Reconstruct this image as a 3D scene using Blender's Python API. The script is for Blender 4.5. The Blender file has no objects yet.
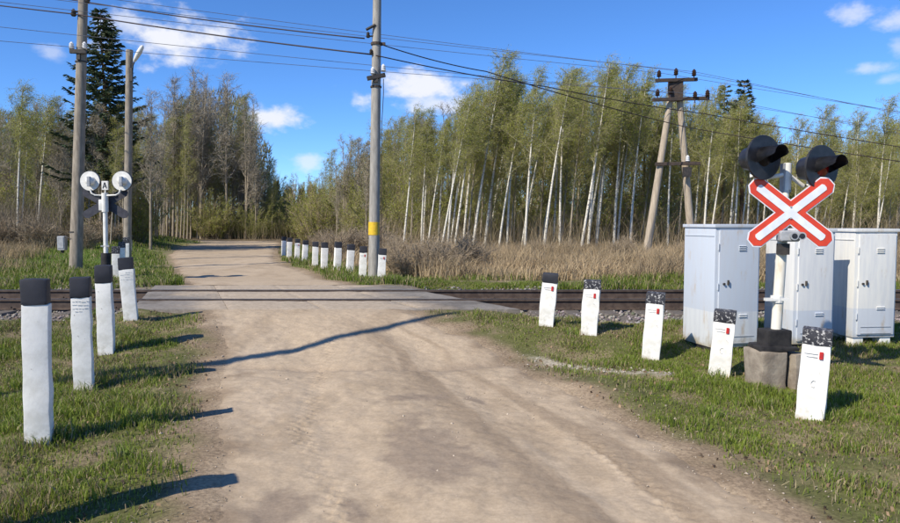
import bpy, bmesh, math, random
import numpy as np
from mathutils import Vector, Matrix

# ------------------------------------------------------------------ camera, world, sun, exposure
S = bpy.context.scene
COL = S.collection
CAM_H, F, PITCH = 1.5, 700.0, math.atan(39.5 / 700.0)
cam_d = bpy.data.cameras.new('camera')
cam_d.sensor_width = 36.0
cam_d.lens = 36.0 * F / 900.0
cam_d.clip_start = 0.05
cam_d.clip_end = 3000
cam = bpy.data.objects.new('camera', cam_d)
COL.objects.link(cam)
cam.location = (0, 0, CAM_H)
cam.rotation_euler = (math.pi / 2 - PITCH, 0, 0)
S.camera = cam

SUN_EL = math.radians(41)
SUN_TO = Vector((-0.74 * math.cos(SUN_EL), -0.673 * math.cos(SUN_EL), math.sin(SUN_EL))).normalized()
S.view_settings.view_transform = 'Standard'
S.view_settings.look = 'None'
S.view_settings.exposure = 0.5
S.view_settings.gamma = 1.0
S.view_settings.use_curve_mapping = False


def ray(px, py):
    u, v = (px - 450) / F, (261.5 - py) / F
    c, s = math.cos(PITCH), math.sin(PITCH)
    return Vector((u, c + v * s, -s + v * c))


def at(px, py, d):
    r = ray(px, py)
    r = r * (d / r.y)
    return Vector((r.x, d, CAM_H + r.z))


def make_world():
    w = bpy.data.worlds.new('World')
    S.world = w
    w.use_nodes = True
    nt = w.node_tree
    nt.nodes.clear()
    N, L = nt.nodes.new, nt.links.new
    out = N('ShaderNodeOutputWorld')
    bg = N('ShaderNodeBackground')
    bg.inputs['Strength'].default_value = 0.112
    sky = N('ShaderNodeTexSky')
    sky.sky_type = 'NISHITA'
    sky.sun_disc = False
    sky.sun_elevation = SUN_EL
    sky.sun_rotation = math.atan2(SUN_TO.x, SUN_TO.y)
    sky.altitude = 0
    sky.air_density = 0.7
    sky.dust_density = 0.0
    sky.ozone_density = 6.0
    hs = N('ShaderNodeHueSaturation')
    hs.inputs['Saturation'].default_value = 1.06
    tint = N('ShaderNodeMix')
    tint.data_type = 'RGBA'
    tint.blend_type = 'MULTIPLY'
    tint.inputs['Factor'].default_value = 1.0
    tint.inputs['B'].default_value = (0.92, 1.06, 1.24, 1)
    L(sky.outputs[0], tint.inputs['A'])
    L(tint.outputs['Result'], hs.inputs['Color'])
    tc = N('ShaderNodeTexCoord')
    n1 = N('ShaderNodeTexNoise')
    n1.inputs['Scale'].default_value = 22.0
    n1.inputs['Detail'].default_value = 7.0
    n1.inputs['Roughness'].default_value = 0.58
    mp = N('ShaderNodeMapping')
    mp.inputs['Scale'].default_value = (1, 1, 1.7)
    L(tc.outputs['Generated'], mp.inputs[0])
    L(mp.outputs[0], n1.inputs['Vector'])

    def m(op, a, b=None, c=None):
        n = N('ShaderNodeMath')
        n.operation = op
        for i, v in enumerate((a, b, c)):
            if v is None:
                continue
            if isinstance(v, (int, float)):
                n.inputs[i].default_value = v
            else:
                L(v, n.inputs[i])
        return n.outputs[0]

    def dot(vec):
        n = N('ShaderNodeVectorMath')
        n.operation = 'DOT_PRODUCT'
        L(tc.outputs['Generated'], n.inputs[0])
        n.inputs[1].default_value = vec
        return n.outputs['Value']

    nz = m('MULTIPLY', m('SUBTRACT', n1.outputs['Fac'], 0.5), 2.6)
    clouds = []                                   # direction, angular half width, half height, cover
    for px, py, hw, hh, k in ((172, 38, 72, 28, .97), (272, 117, 32, 16, .92), (432, 86, 72, 20, .95), (362, 99, 18, 11, .8),
                              (437, 104, 56, 15, .75), (52, 52, 14, 9, .4), (852, 13, 24, 11, .6), (893, 21, 22, 11, .6),
                              (898, 46, 12, 10, .4), (866, 69, 20, 8, .5), (886, 80, 15, 6, .35), (306, 165, 22, 16, .6),
                              (128, 25, 34, 14, .7)):
        clouds.append((ray(px, py).normalized(), hw / F, hh / F, k))
    for az, el, hw, hh in ((70, 14, .10, .035), (95, 22, .14, .05), (130, 10, .12, .03), (170, 16, .13, .04), (205, 26, .1, .04),
                           (250, 12, .12, .035), (285, 18, .09, .03), (315, 24, .12, .045), (50, 30, .1, .04)):
        a, e = math.radians(az), math.radians(el)
        clouds.append((Vector((math.sin(a) * math.cos(e), math.cos(a) * math.cos(e), math.sin(e))), hw, hh, .85))
    total = None
    for c, hw, hh, k in clouds:
        t = Vector((c.y, -c.x, 0)).normalized()
        s = c.cross(t)
        a, b = dot(t / hw), dot(s / hh)
        r = m('SQRT', m('ADD', m('MULTIPLY', a, a), m('MULTIPLY', b, b)))
        f = m('ADD', m('SUBTRACT', 0.8, r), nz)
        ms = N('ShaderNodeMapRange')
        ms.interpolation_type = 'SMOOTHSTEP'
        ms.inputs['From Min'].default_value = -0.15
        ms.inputs['From Max'].default_value = 0.75
        L(f, ms.inputs['Value'])
        v = m('MULTIPLY', m('MULTIPLY', ms.outputs[0], k), m('GREATER_THAN', dot(c), 0.5))
        total = v if total is None else m('MAXIMUM', total, v)
    mix = N('ShaderNodeMix')
    mix.data_type = 'RGBA'
    L(total, mix.inputs['Factor'])
    L(hs.outputs[0], mix.inputs['A'])
    mix.inputs['B'].default_value = (5.9, 6.0, 6.4, 1)
    L(mix.outputs['Result'], bg.inputs['Color'])
    L(bg.outputs[0], out.inputs['Surface'])


make_world()
sun_d = bpy.data.lights.new('sun', 'SUN')
sun_d.energy = 4.2
sun_d.angle = math.radians(0.53)
sun_d.color = (1.0, 0.92, 0.79)
sun = bpy.data.objects.new('sun', sun_d)
COL.objects.link(sun)
sun.rotation_euler = SUN_TO.to_track_quat('Z', 'Y').to_euler()
sun.location = (-20, -20, 30)

# ------------------------------------------------------------------ numeric helpers
rng = np.random.default_rng(7)
random.seed(7)


def sst(a, b, x):
    t = np.clip((np.asarray(x, float) - a) / (b - a), 0, 1)
    return t * t * (3 - 2 * t)


def _hash(i, j, seed):
    h = np.sin(i * 127.1 + j * 311.7 + seed * 74.7) * 43758.5453
    return h - np.floor(h)


def vnoise(x, y, seed=0):
    x, y = np.asarray(x, float), np.asarray(y, float)
    i, j = np.floor(x), np.floor(y)
    u, v = x - i, y - j
    u, v = u * u * (3 - 2 * u), v * v * (3 - 2 * v)
    a, b = _hash(i, j, seed), _hash(i + 1, j, seed)
    c, d = _hash(i, j + 1, seed), _hash(i + 1, j + 1, seed)
    return (a * (1 - u) + b * u) * (1 - v) + (c * (1 - u) + d * u) * v


def fbm(x, y, seed=0, o=4):
    s, a, t = 0, .5, 0
    for k in range(o):
        s = s + a * vnoise(x * 2 ** k, y * 2 ** k, seed + k * 3)
        t += a
        a *= .5
    return s / t


# ------------------------------------------------------------------ terrain
def P(y):
    return .235 * sst(7.2, 9.9, y) - .165 * sst(14.2, 18, y) - .07 * sst(18, 30, y)


def gpt(px, py):
    d = 20.0
    r = ray(px, py)
    for _ in range(30):
        d = (CAM_H - float(P(d))) * r.y / -r.z
        d = min(d, 200)
    return r.x / r.y * d, d


NEAR_L = [(150, 700), (182, 523), (189, 470), (199, 400), (207, 350), (202, 330), (196, 312)]
NEAR_R = [(1400, 700), (835, 523), (722, 462), (585, 390), (512, 352), (448, 325), (425, 312)]
FAR_L = [(183, 284), (173, 270), (166, 254), (178, 246.5), (206, 242.8)]
FAR_R = [(352, 284), (317, 275), (279, 262), (277, 253), (279, 246.5), (281, 242.5)]
_l = [gpt(*p) for p in NEAR_L] + [gpt(*p) for p in FAR_L]
_r = [gpt(*p) for p in NEAR_R] + [gpt(*p) for p in FAR_R]
_l = sorted([(d, x) for x, d in _l]) + [(53.5, -22), (57, -70)]
_r = sorted([(d, x) for x, d in _r]) + [(55, -15), (58, -26), (61, -75)]
LD, LX = np.array([a for a, b in _l]), np.array([b for a, b in _l])
RD, RX = np.array([a for a, b in _r]), np.array([b for a, b in _r])


def road_l(y): return np.interp(y, LD, LX) + .10 * (fbm(np.asarray(y) * 1.3, 3.3, 5) - .5) * 2
def road_r(y): return np.interp(y, RD, RX) + .14 * (fbm(np.asarray(y) * 1.1, 8.3, 9) - .5) * 2


def road_in(x, y):
    """signed distance from the nearer road edge, positive on the road"""
    x = np.asarray(x, float)
    return np.minimum(x - road_l(y), road_r(y) - x)


DECK_Y0, DECK_Y1, DECK_Z = 10.06, 13.9, .25
def deck_l(y): return -4.62 - .33 * (y - 10.06)
def deck_r(y): return 1.02 - .57 * (y - 10.06)


def ruts(x, y):
    # long wheel tracks along the road
    c = (x - road_l(y)) / np.maximum(road_r(y) - road_l(y), .5)
    return -.022 * (np.exp(-((c - .30) / .07) ** 2) + np.exp(-((c - .72) / .07) ** 2)) + .012 * np.exp(-((c - .5) / .1) ** 2)


def H(x, y, road=False):
    x, y = np.asarray(x, float), np.asarray(y, float)
    z = P(y)
    off = 1 - sst(-.3, .5, road_in(x, y))
    z = z + off * (fbm(x * .8, y * .8, 21) - .5) * .16 * sst(200, 20, y)
    z = z + off * (fbm(x * 3.1, y * 3.1, 25) - .5) * .06
    z = z + (1 - off) * ((fbm(x * 1.1, y * 1.1, 33) - .5) * .05 + (fbm(x * 6, y * 6, 35, 3) - .5) * .012)
    z = z + (1 - off) * ruts(x, y) * sst(2, 4, y) * (1 - sst(8.5, 9.8, y))
    z = z - .13 * np.maximum(sst(.8, 1.7, x - road_r(y)), sst(.9, 2.0, road_l(y) - x)) * sst(8.3, 9.7, y) * (1 - sst(14, 15.2, y))
    # washed out groove across the road
    g = y - (7.25 + .10 * np.sin(x * 2.1) + .05 * x)
    z = z + (1 - off) * -.035 * np.exp(-(g / .13) ** 2) * sst(-3.3, -2.2, x) * sst(1.0, .2, x)
    # grassy bank left of the far road
    dl = road_l(y) - x
    z = z + .45 * sst(.2, 2.5, dl) * sst(14, 6, dl) * sst(25, 34, y) * sst(58, 48, y)
    if not road:
        tr = sst(9.95, 10.25, y) * (1 - sst(13.7, 14.05, y))
        z = z * (1 - tr) + .055 * tr
        z = z - .05 * sst(.15, .7, road_in(x, y)) * (1 - tr)
    else:
        e = sst(9.3, 10.0, y) * (1 - sst(13.95, 14.8, y))
        z = z * (1 - e) + .238 * e
    return z


def gz(x, y):
    """walkable surface height"""
    return float(max(H(x, y, False), H(x, y, True) if road_in(x, y) > 0 else -9))


# ------------------------------------------------------------------ mesh helpers
def link(o, parent=None):
    COL.objects.link(o)
    if parent is not None:
        o.parent = parent
    return o


def fast_mesh(name, verts, tris, cols=None, mat=None, parent=None, smooth=False):
    verts = np.asarray(verts, np.float32).reshape(-1, 3)
    tris = np.asarray(tris, np.int32).reshape(-1, 3)
    me = bpy.data.meshes.new(name)
    me.vertices.add(len(verts))
    me.vertices.foreach_set('co', verts.ravel())
    me.loops.add(tris.size)
    me.loops.foreach_set('vertex_index', tris.ravel())
    me.polygons.add(len(tris))
    me.polygons.foreach_set('loop_start', np.arange(0, tris.size, 3, dtype=np.int32))
    if smooth:
        me.polygons.foreach_set('use_smooth', np.ones(len(tris), bool))
    me.update(calc_edges=True)
    if cols is not None:
        a = me.color_attributes.new('Col', 'FLOAT_COLOR', 'POINT')
        c = np.ones((len(verts), 4), np.float32)
        c[:, :3] = cols
        a.data.foreach_set('color', c.ravel())
    o = bpy.data.objects.new(name, me)
    if mat:
        me.materials.append(mat)
    return link(o, parent)


def grid_mesh(name, X, Y, Z, cols, mat):
    ny, nx = X.shape
    v = np.stack([X, Y, Z], -1).reshape(-1, 3)
    idx = np.arange(ny * nx).reshape(ny, nx)
    a, b, c, d = idx[:-1, :-1], idx[:-1, 1:], idx[1:, 1:], idx[1:, :-1]
    t = np.concatenate([np.stack([a, b, c], -1).reshape(-1, 3), np.stack([a, c, d], -1).reshape(-1, 3)])
    return fast_mesh(name, v, t, cols.reshape(-1, 3), mat, smooth=True)


def tag(o, label=None, cat=None, group=None, kind=None):
    if label: o['label'] = label
    if cat: o['category'] = cat
    if group: o['group'] = group
    if kind: o['kind'] = kind
    return o


def empty(name, loc=(0, 0, 0), rot=(0, 0, 0)):
    o = bpy.data.objects.new(name, None)
    o.empty_display_size = .2
    link(o)
    o.location = loc
    o.rotation_euler = rot
    return o


def copy_tree(o, parent=None):
    c = o.copy()
    COL.objects.link(c)
    c.parent = parent
    for ch in [k for k in bpy.data.objects if k.parent == o]:
        copy_tree(ch, c)
    return c


class MB:
    """collects shapes for one mesh object"""
    def __init__(self):
        self.bm = bmesh.new()

    def box(self, c, s, rot=None, bevel=0, seg=2):
        M = Matrix.Translation(c) @ (rot.to_4x4() if rot else Matrix.Identity(4)) @ Matrix.Diagonal((s[0], s[1], s[2], 1))
        r = bmesh.ops.create_cube(self.bm, size=1, matrix=M)
        if bevel:
            es = list({e for v in r['verts'] for e in v.link_edges})
            bmesh.ops.bevel(self.bm, geom=es, offset=bevel, segments=seg, profile=.7, affect='EDGES')
        return self

    def tube(self, pts, rad, n=10, cap=True):
        pts = [Vector(p) for p in pts]
        if not hasattr(rad, '__len__'):
            rad = [rad] * len(pts)
        rings = []
        ref = None
        for i, p in enumerate(pts):
            t = (pts[min(i + 1, len(pts) - 1)] - pts[max(i - 1, 0)]).normalized()
            if ref is None:
                ref = Vector((0, 0, 1)) if abs(t.z) < .9 else Vector((1, 0, 0))
            u = t.cross(ref).normalized()
            w = t.cross(u).normalized()
            ref = -w if False else ref
            rings.append([self.bm.verts.new(p + (u * math.cos(2 * math.pi * k / n) + w * math.sin(2 * math.pi * k / n)) * rad[i]) for k in range(n)])
        for a, b in zip(rings[:-1], rings[1:]):
            for k in range(n):
                self.bm.faces.new((a[k], a[(k + 1) % n], b[(k + 1) % n], b[k]))
        if cap:
            self.bm.faces.new(rings[0][::-1])
            self.bm.faces.new(rings[-1])
        return self

    def prism(self, poly, axis_pt, u, v, n, thick):
        """polygon (a,b) in plane u,v at axis_pt extruded by thick along n (centred)"""
        u, v, n, c = Vector(u), Vector(v), Vector(n), Vector(axis_pt)
        A = [self.bm.verts.new(c + u * a + v * b + n * (thick / 2)) for a, b in poly]
        B = [self.bm.verts.new(c + u * a + v * b - n * (thick / 2)) for a, b in poly]
        k = len(poly)
        self.bm.faces.new(A)
        self.bm.faces.new(B[::-1])
        for i in range(k):
            self.bm.faces.new((A[i], B[i], B[(i + 1) % k], A[(i + 1) % k]))
        return self

    def jitter(self, amt, sc=3.0, seed=0):
        for v in self.bm.verts:
            q = v.co * sc
            v.co += Vector((float(vnoise(q.x + q.z, q.y, seed)) - .5, float(vnoise(q.y + q.z, q.x, seed + 5)) - .5, float(vnoise(q.x, q.z, seed + 9)) - .5)) * amt
        return self

    def build(self, name, mat, parent=None, smooth=False, angle=None):
        bmesh.ops.recalc_face_normals(self.bm, faces=self.bm.faces)
        me = bpy.data.meshes.new(name)
        self.bm.to_mesh(me)
        self.bm.free()
        me.materials.append(mat)
        if smooth:
            for p in me.polygons:
                p.use_smooth = True
            if angle:
                me.set_sharp_from_angle(angle=math.radians(angle))
        o = bpy.data.objects.new(name, me)
        return link(o, parent)


# ------------------------------------------------------------------ materials
class NT:
    def __init__(self, name):
        self.mat = bpy.data.materials.new(name)
        self.mat.use_nodes = True
        self.nt = self.mat.node_tree
        self.b = self.nt.nodes['Principled BSDF']

    def n(self, t, **kw):
        x = self.nt.nodes.new(t)
        for k, v in kw.items():
            setattr(x, k, v)
        return x

    def l(self, a, b): self.nt.links.new(a, b)

    def noise(self, scale, detail=4, rough=.55, coord='Object', stretch=None):
        tc = self.n('ShaderNodeTexCoord')
        nz = self.n('ShaderNodeTexNoise')
        nz.inputs['Scale'].default_value = scale
        nz.inputs['Detail'].default_value = detail
        nz.inputs['Roughness'].default_value = rough
        if stretch:
            mp = self.n('ShaderNodeMapping')
            mp.inputs['Scale'].default_value = stretch
            self.l(tc.outputs[coord], mp.inputs[0])
            self.l(mp.outputs[0], nz.inputs['Vector'])
        else:
            self.l(tc.outputs[coord], nz.inputs['Vector'])
        return nz.outputs['Fac']

    def ramp(self, fac, lo, hi):
        r = self.n('ShaderNodeMapRange')
        r.interpolation_type = 'SMOOTHSTEP'
        r.inputs['From Min'].default_value = lo
        r.inputs['From Max'].default_value = hi
        self.l(fac, r.inputs['Value'])
        return r.outputs[0]

    def mix(self, fac, a, b, mode='MIX'):
        m = self.n('ShaderNodeMix', data_type='RGBA', blend_type=mode)
        for k, v in (('Factor', fac), ('A', a), ('B', b)):
            if isinstance(v, (tuple, list)):
                m.inputs[k].default_value = (*v, 1)
            elif isinstance(v, (int, float)):
                m.inputs[k].default_value = v
            else:
                self.l(v, m.inputs[k])
        return m.outputs['Result']

    def attr(self):
        a = self.n('ShaderNodeAttribute')
        a.attribute_name = 'Col'
        return a.outputs['Color']

    def set(self, col, rough=.8, spec=.3, metal=0, bump=None, bstr=.3, bdist=.01, trans=None):
        if isinstance(col, (tuple, list)):
            self.b.inputs['Base Color'].default_value = (*col, 1)
        else:
            self.l(col, self.b.inputs['Base Color'])
        self.b.inputs['Roughness'].default_value = rough
        self.b.inputs['Specular IOR Level'].default_value = spec
        self.b.inputs['Metallic'].default_value = metal
        if bump is not None:
            bp = self.n('ShaderNodeBump')
            bp.inputs['Strength'].default_value = bstr
            bp.inputs['Distance'].default_value = bdist
            self.l(bump, bp.inputs['Height'])
            self.l(bp.outputs[0], self.b.inputs['Normal'])
        if trans:
            t = self.n('ShaderNodeBsdfTranslucent')
            mx = self.n('ShaderNodeMixShader')
            mx.inputs[0].default_value = trans
            if isinstance(col, (tuple, list)):
                t.inputs['Color'].default_value = (*col, 1)
            else:
                self.l(col, t.inputs['Color'])
            self.l(self.b.outputs[0], mx.inputs[1])
            self.l(t.outputs[0], mx.inputs[2])
            self.l(mx.outputs[0], self.nt.nodes['Material Output'].inputs['Surface'])
        return self.mat


def simple(name, c1, c2, scale=8, lo=.35, hi=.65, rough=.8, spec=.3, metal=0, bstr=.25, bdist=.005, stretch=None):
    m = NT(name)
    f = m.noise(scale, 5, .6, stretch=stretch)
    return m.set(m.mix(m.ramp(f, lo, hi), c1, c2), rough, spec, metal, f, bstr, bdist)


def m_earth(name='earth', lo=(.84, .83, .82), hi=(1.12, 1.12, 1.12), bs=.35):
    m = NT(name)
    a = m.attr()
    f = m.noise(38, 6, .65)
    g = m.noise(9, 5, .6)
    c = m.mix(.85, a, m.mix(m.ramp(f, .25, .75), lo, hi), 'MULTIPLY')
    c = m.mix(.5, c, m.mix(m.ramp(g, .3, .7), (.86, .85, .84), (1.1, 1.1, 1.1)), 'MULTIPLY')
    return m.set(c, .95, .12, 0, f, bs, .008)


def m_attr(name, rough=.7, spec=.25, trans=None):
    m = NT(name)
    return m.set(m.attr(), rough, spec, trans=trans)


def m_white_post():
    m = NT('whitewashed_concrete')
    f = m.noise(7, 6, .62)
    g = m.noise(30, 4, .6)
    oi = m.n('ShaderNodeObjectInfo')
    tc = m.n('ShaderNodeTexCoord')
    sep = m.n('ShaderNodeSeparateXYZ')
    m.l(tc.outputs['Object'], sep.inputs[0])
    c = m.mix(m.ramp(f, .3, .62), (.66, .64, .57), (.82, .80, .74))
    c = m.mix(m.ramp(g, .66, .74), c, (.42, .40, .36))
    # splashed earth on the lowest part
    mud = m.n('ShaderNodeMath', operation='ADD')
    m.l(sep.outputs['Z'], mud.inputs[0])
    sc = m.n('ShaderNodeMath', operation='MULTIPLY')
    sc.inputs[1].default_value = .35
    m.l(f, sc.inputs[0])
    m.l(sc.outputs[0], mud.inputs[1])
    c = m.mix(m.ramp(mud.outputs[0], .27, .13), c, (.36, .33, .25))
    return m.set(c, .75, .25, 0, g, .35, .004)


def m_black_cap(peel):
    m = NT('black_paint_peeling' if peel else 'black_paint')
    f = m.noise(34 if peel else 16, 6, .7)
    g = m.noise(5, 3, .5)
    c = m.mix(m.ramp(g, .3, .7), (.018, .019, .024), (.04, .04, .048))
    c = m.mix(m.ramp(f, .545, .60) if peel else m.ramp(f, .70, .76), c, (.5, .49, .47) if peel else (.3, .29, .28))
    return m.set(c, .6, .35, 0, f, .4, .004)


def m_cabinet(name, top, low, split, rust=.5):
    m = NT(name)
    tc = m.n('ShaderNodeTexCoord')
    sep = m.n('ShaderNodeSeparateXYZ')
    m.l(tc.outputs['Object'], sep.inputs[0])
    r = m.ramp(sep.outputs['Z'], split - .004, split + .004)
    c = m.mix(r, low, top)
    f = m.noise(6, 5, .6, stretch=(3, 3, .35))
    c = m.mix(m.ramp(f, .35, .7), c, m.mix(.5, c, (.5, .52, .55)))
    g = m.noise(4, 6, .7, stretch=(2.2, 2.2, .5))
    c = m.mix(m.ramp(g, .60 - .06 * rust, .80), c, (.45, .34, .22))
    mud = m.n('ShaderNodeMath', operation='MULTIPLY_ADD')
    m.l(m.noise(7, 5, .65), mud.inputs[0])
    mud.inputs[1].default_value = .30
    m.l(sep.outputs['Z'], mud.inputs[2])
    c = m.mix(m.ramp(mud.outputs[0], .34, .20), c, (.36, .31, .22))
    n2 = m.noise(60, 2, .5)
    return m.set(c, .42, .45, 0, n2, .06, .002)


def m_birch():
    m = NT('birch_bark')
    f = m.noise(10, 4, .6, stretch=(1, 1, .9))
    g = m.noise(5, 4, .6, stretch=(1.2, 1.2, 3.2))
    tc = m.n('ShaderNodeTexCoord')
    sep = m.n('ShaderNodeSeparateXYZ')
    m.l(tc.outputs['Object'], sep.inputs[0])
    c = m.mix(m.ramp(f, .3, .7), (.56, .52, .43), (.74, .70, .60))
    c = m.mix(m.ramp(g, .56, .64), c, (.12, .10, .08))
    ad = m.n('ShaderNodeMath', operation='MULTIPLY_ADD')
    m.l(f, ad.inputs[0])
    ad.inputs[1].default_value = 1.6
    m.l(sep.outputs['Z'], ad.inputs[2])
    c = m.mix(m.ramp(ad.outputs[0], 1.5, .8), c, (.10, .085, .07))
    return m.set(c, .8, .2)


M = {}
M['earth'] = m_earth()
M['turf_soil'] = m_earth('turf_soil', (.55, .53, .5), (1.35, 1.33, 1.28), .8)
M['grass'] = m_attr('grass_blades', .55, .3, .35)
M['straw'] = m_attr('dry_grass', .75, .2, .25)
M['stone'] = m_attr('stone', .85, .25)
M['white_post'] = m_white_post()
M['cap'] = m_black_cap(False)
M['cap_peel'] = m_black_cap(True)
M['red_refl'] = simple('red_reflector', (.52, .025, .02), (.38, .02, .02), 30, rough=.35, spec=.5)
M['grey_print'] = simple('faded_grey_lettering', (.62, .60, .56), (.74, .72, .67), 40)
M['concrete_pole'] = simple('pole_concrete', (.36, .34, .30), (.24, .225, .2), 5, .3, .7, .85, .2, 0, .4, .01, (3, 3, .6))
M['concrete_pole_brown'] = simple('pole_weathered', (.33, .285, .225), (.20, .17, .135), 5, .3, .7, .85, .2, 0, .4, .01, (3, 3, .6))
M['wood_pole'] = simple('pole_timber', (.48, .40, .30), (.30, .245, .18), 6, .3, .7, .8, .2, 0, .5, .01, (6, 6, .4))
M['yellow'] = simple('yellow_paint', (.72, .48, .03), (.6, .38, .03), 18, rough=.6)
M['dark_metal'] = simple('dark_metal', (.03, .028, .026), (.06, .05, .042), 20, rough=.6, spec=.4)
M['rust_metal'] = simple('rusted_iron', (.085, .06, .045), (.05, .04, .034), 14, rough=.8)
M['porcelain'] = simple('white_porcelain', (.75, .75, .74), (.66, .66, .66), 14, rough=.2, spec=.6, bstr=0)
M['brown_porcelain'] = simple('brown_porcelain', (.05, .025, .018), (.035, .02, .015), 14, rough=.25, spec=.6, bstr=0)
M['cable'] = simple('cable_sheath', (.03, .022, .022), (.045, .03, .03), 9, rough=.6)
M['wire'] = simple('bare_wire', (.11, .115, .14), (.15, .15, .17), 9, rough=.5)
M['grey_metal'] = simple('grey_metal', (.36, .37, .38), (.27, .28, .29), 10, rough=.5, spec=.4)
M['white_metal'] = simple('white_enamel', (.76, .74, .68), (.64, .62, .56), 9, rough=.4, spec=.45)
M['post_paint'] = simple('cream_post_paint', (.72, .68, .58), (.55, .47, .33), 9, .45, .75, rough=.5, stretch=(2, 2, .5))
M['black_metal'] = simple('black_enamel', (.012, .012, .014), (.028, .028, .032), 12, rough=.38, spec=.5, bstr=.05)
M['sign_red'] = simple('sign_red', (.62, .055, .02), (.54, .045, .02), 12, rough=.35, spec=.5, bstr=.02)
M['sign_white'] = simple('sign_white', (.72, .74, .77), (.62, .65, .69), 12, rough=.35, spec=.5, bstr=.02)
M['sign_back'] = simple('sign_back', (.035, .035, .045), (.055, .055, .065), 10, rough=.55)
M['lens_red'] = simple('red_glass_lens', (.28, .01, .009), (.20, .008, .008), 30, rough=.12, spec=.7, bstr=.1)
M['lens_dark'] = simple('dark_glass_lens', (.012, .006, .006), (.01, .006, .006), 30, rough=.45, spec=.25, bstr=.1)
M['rough_concrete'] = simple('rough_concrete', (.34, .29, .225), (.19, .155, .12), 6, .3, .7, .95, .15, 0, .9, .02)
M['bitumen'] = simple('bitumen', (.014, .013, .014), (.035, .032, .03), 8, rough=.7)
M['cab_blue'] = m_cabinet('cabinet_paint_blue', (.50, .545, .60), (.62, .64, .64), .46, .8)
M['cab_mid'] = m_cabinet('cabinet_paint_mid', (.66, .66, .64), (.52, .56, .61), .44, .8)
M['cab_white'] = m_cabinet('cabinet_paint_white', (.70, .69, .64), (.56, .59, .62), .46, .6)
M['rail'] = simple('rail_steel', (.055, .038, .03), (.09, .065, .05), 9, rough=.7)
M['rail_top'] = simple('rail_running_face', (.17, .155, .145), (.12, .105, .1), 12, rough=.4, metal=.7, bstr=.05)
M['sleeper'] = simple('sleeper_concrete', (.15, .13, .11), (.09, .078, .065), 8, rough=.9)
M['slab'] = None
M['birch'] = m_birch()
M['grey_bark'] = simple('grey_bark', (.34, .29, .215), (.21, .175, .125), 5, .3, .7, .9, .15, 0, .4, .01, (4, 4, .7))
M['brown_bark'] = simple('pale_brown_bark', (.42, .36, .27), (.24, .20, .15), 5, .3, .7, .9, .15, 0, .4, .01, (4, 4, .7))
M['pine_bark'] = simple('pine_bark', (.17, .10, .06), (.09, .06, .04), 6, .3, .7, .9, .15)
M['twig_birch'] = simple('birch_twigs', (.30, .27, .15), (.22, .20, .11), 2)
M['twig_grey'] = simple('grey_twigs', (.36, .315, .245), (.26, .225, .175), 2)
M['twig_brown'] = simple('brown_twigs', (.27, .21, .14), (.36, .285, .195), 2)


def m_leaf(name, c1, c2, c3, trans=.45):
    m = NT(name)
    f = m.noise(.9, 3, .6)
    g = m.noise(13, 2, .5)
    c = m.mix(m.ramp(f, .35, .65), c1, c2)
    c = m.mix(m.ramp(g, .5, .7), c, c3)
    return m.set(c, .55, .3, trans=trans)


M['leaf_birch'] = m_leaf('young_birch_leaves', (.41, .45, .06), (.35, .385, .05), (.46, .47, .08))
M['leaf_olive'] = m_leaf('olive_leaves', (.38, .395, .06), (.43, .42, .065), (.32, .34, .05))
M['leaf_bud'] = m_leaf('swelling_buds', (.32, .28, .15), (.26, .225, .12), (.29, .27, .10))
M['needle'] = m_leaf('spruce_needles', (.055, .08, .036), (.072, .10, .042), (.038, .06, .03), .12)
M['needle_pine'] = m_leaf('pine_needles', (.045, .07, .028), (.06, .085, .03), (.03, .05, .022), .15)

# ------------------------------------------------------------------ ground, road
DIRT = np.array((.43, .34, .237))
SOIL = np.array((.20, .155, .105))


def px_ell(x, y, cx, cy, a, b, ang, seed, k=.5):
    """ragged blotch, centre in metres"""
    dx, dy = x - cx, y - cy
    c, s = math.cos(ang), math.sin(ang)
    u, v = (dx * c + dy * s) / a, (-dx * s + dy * c) / b
    r = np.sqrt(u * u + v * v) + (fbm(x * 3.2, y * 3.2, seed) - .5) * 1.7 + (fbm(x * 11, y * 11, seed + 40) - .5) * .7
    return (1 - sst(k, k + .5, r))


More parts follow.
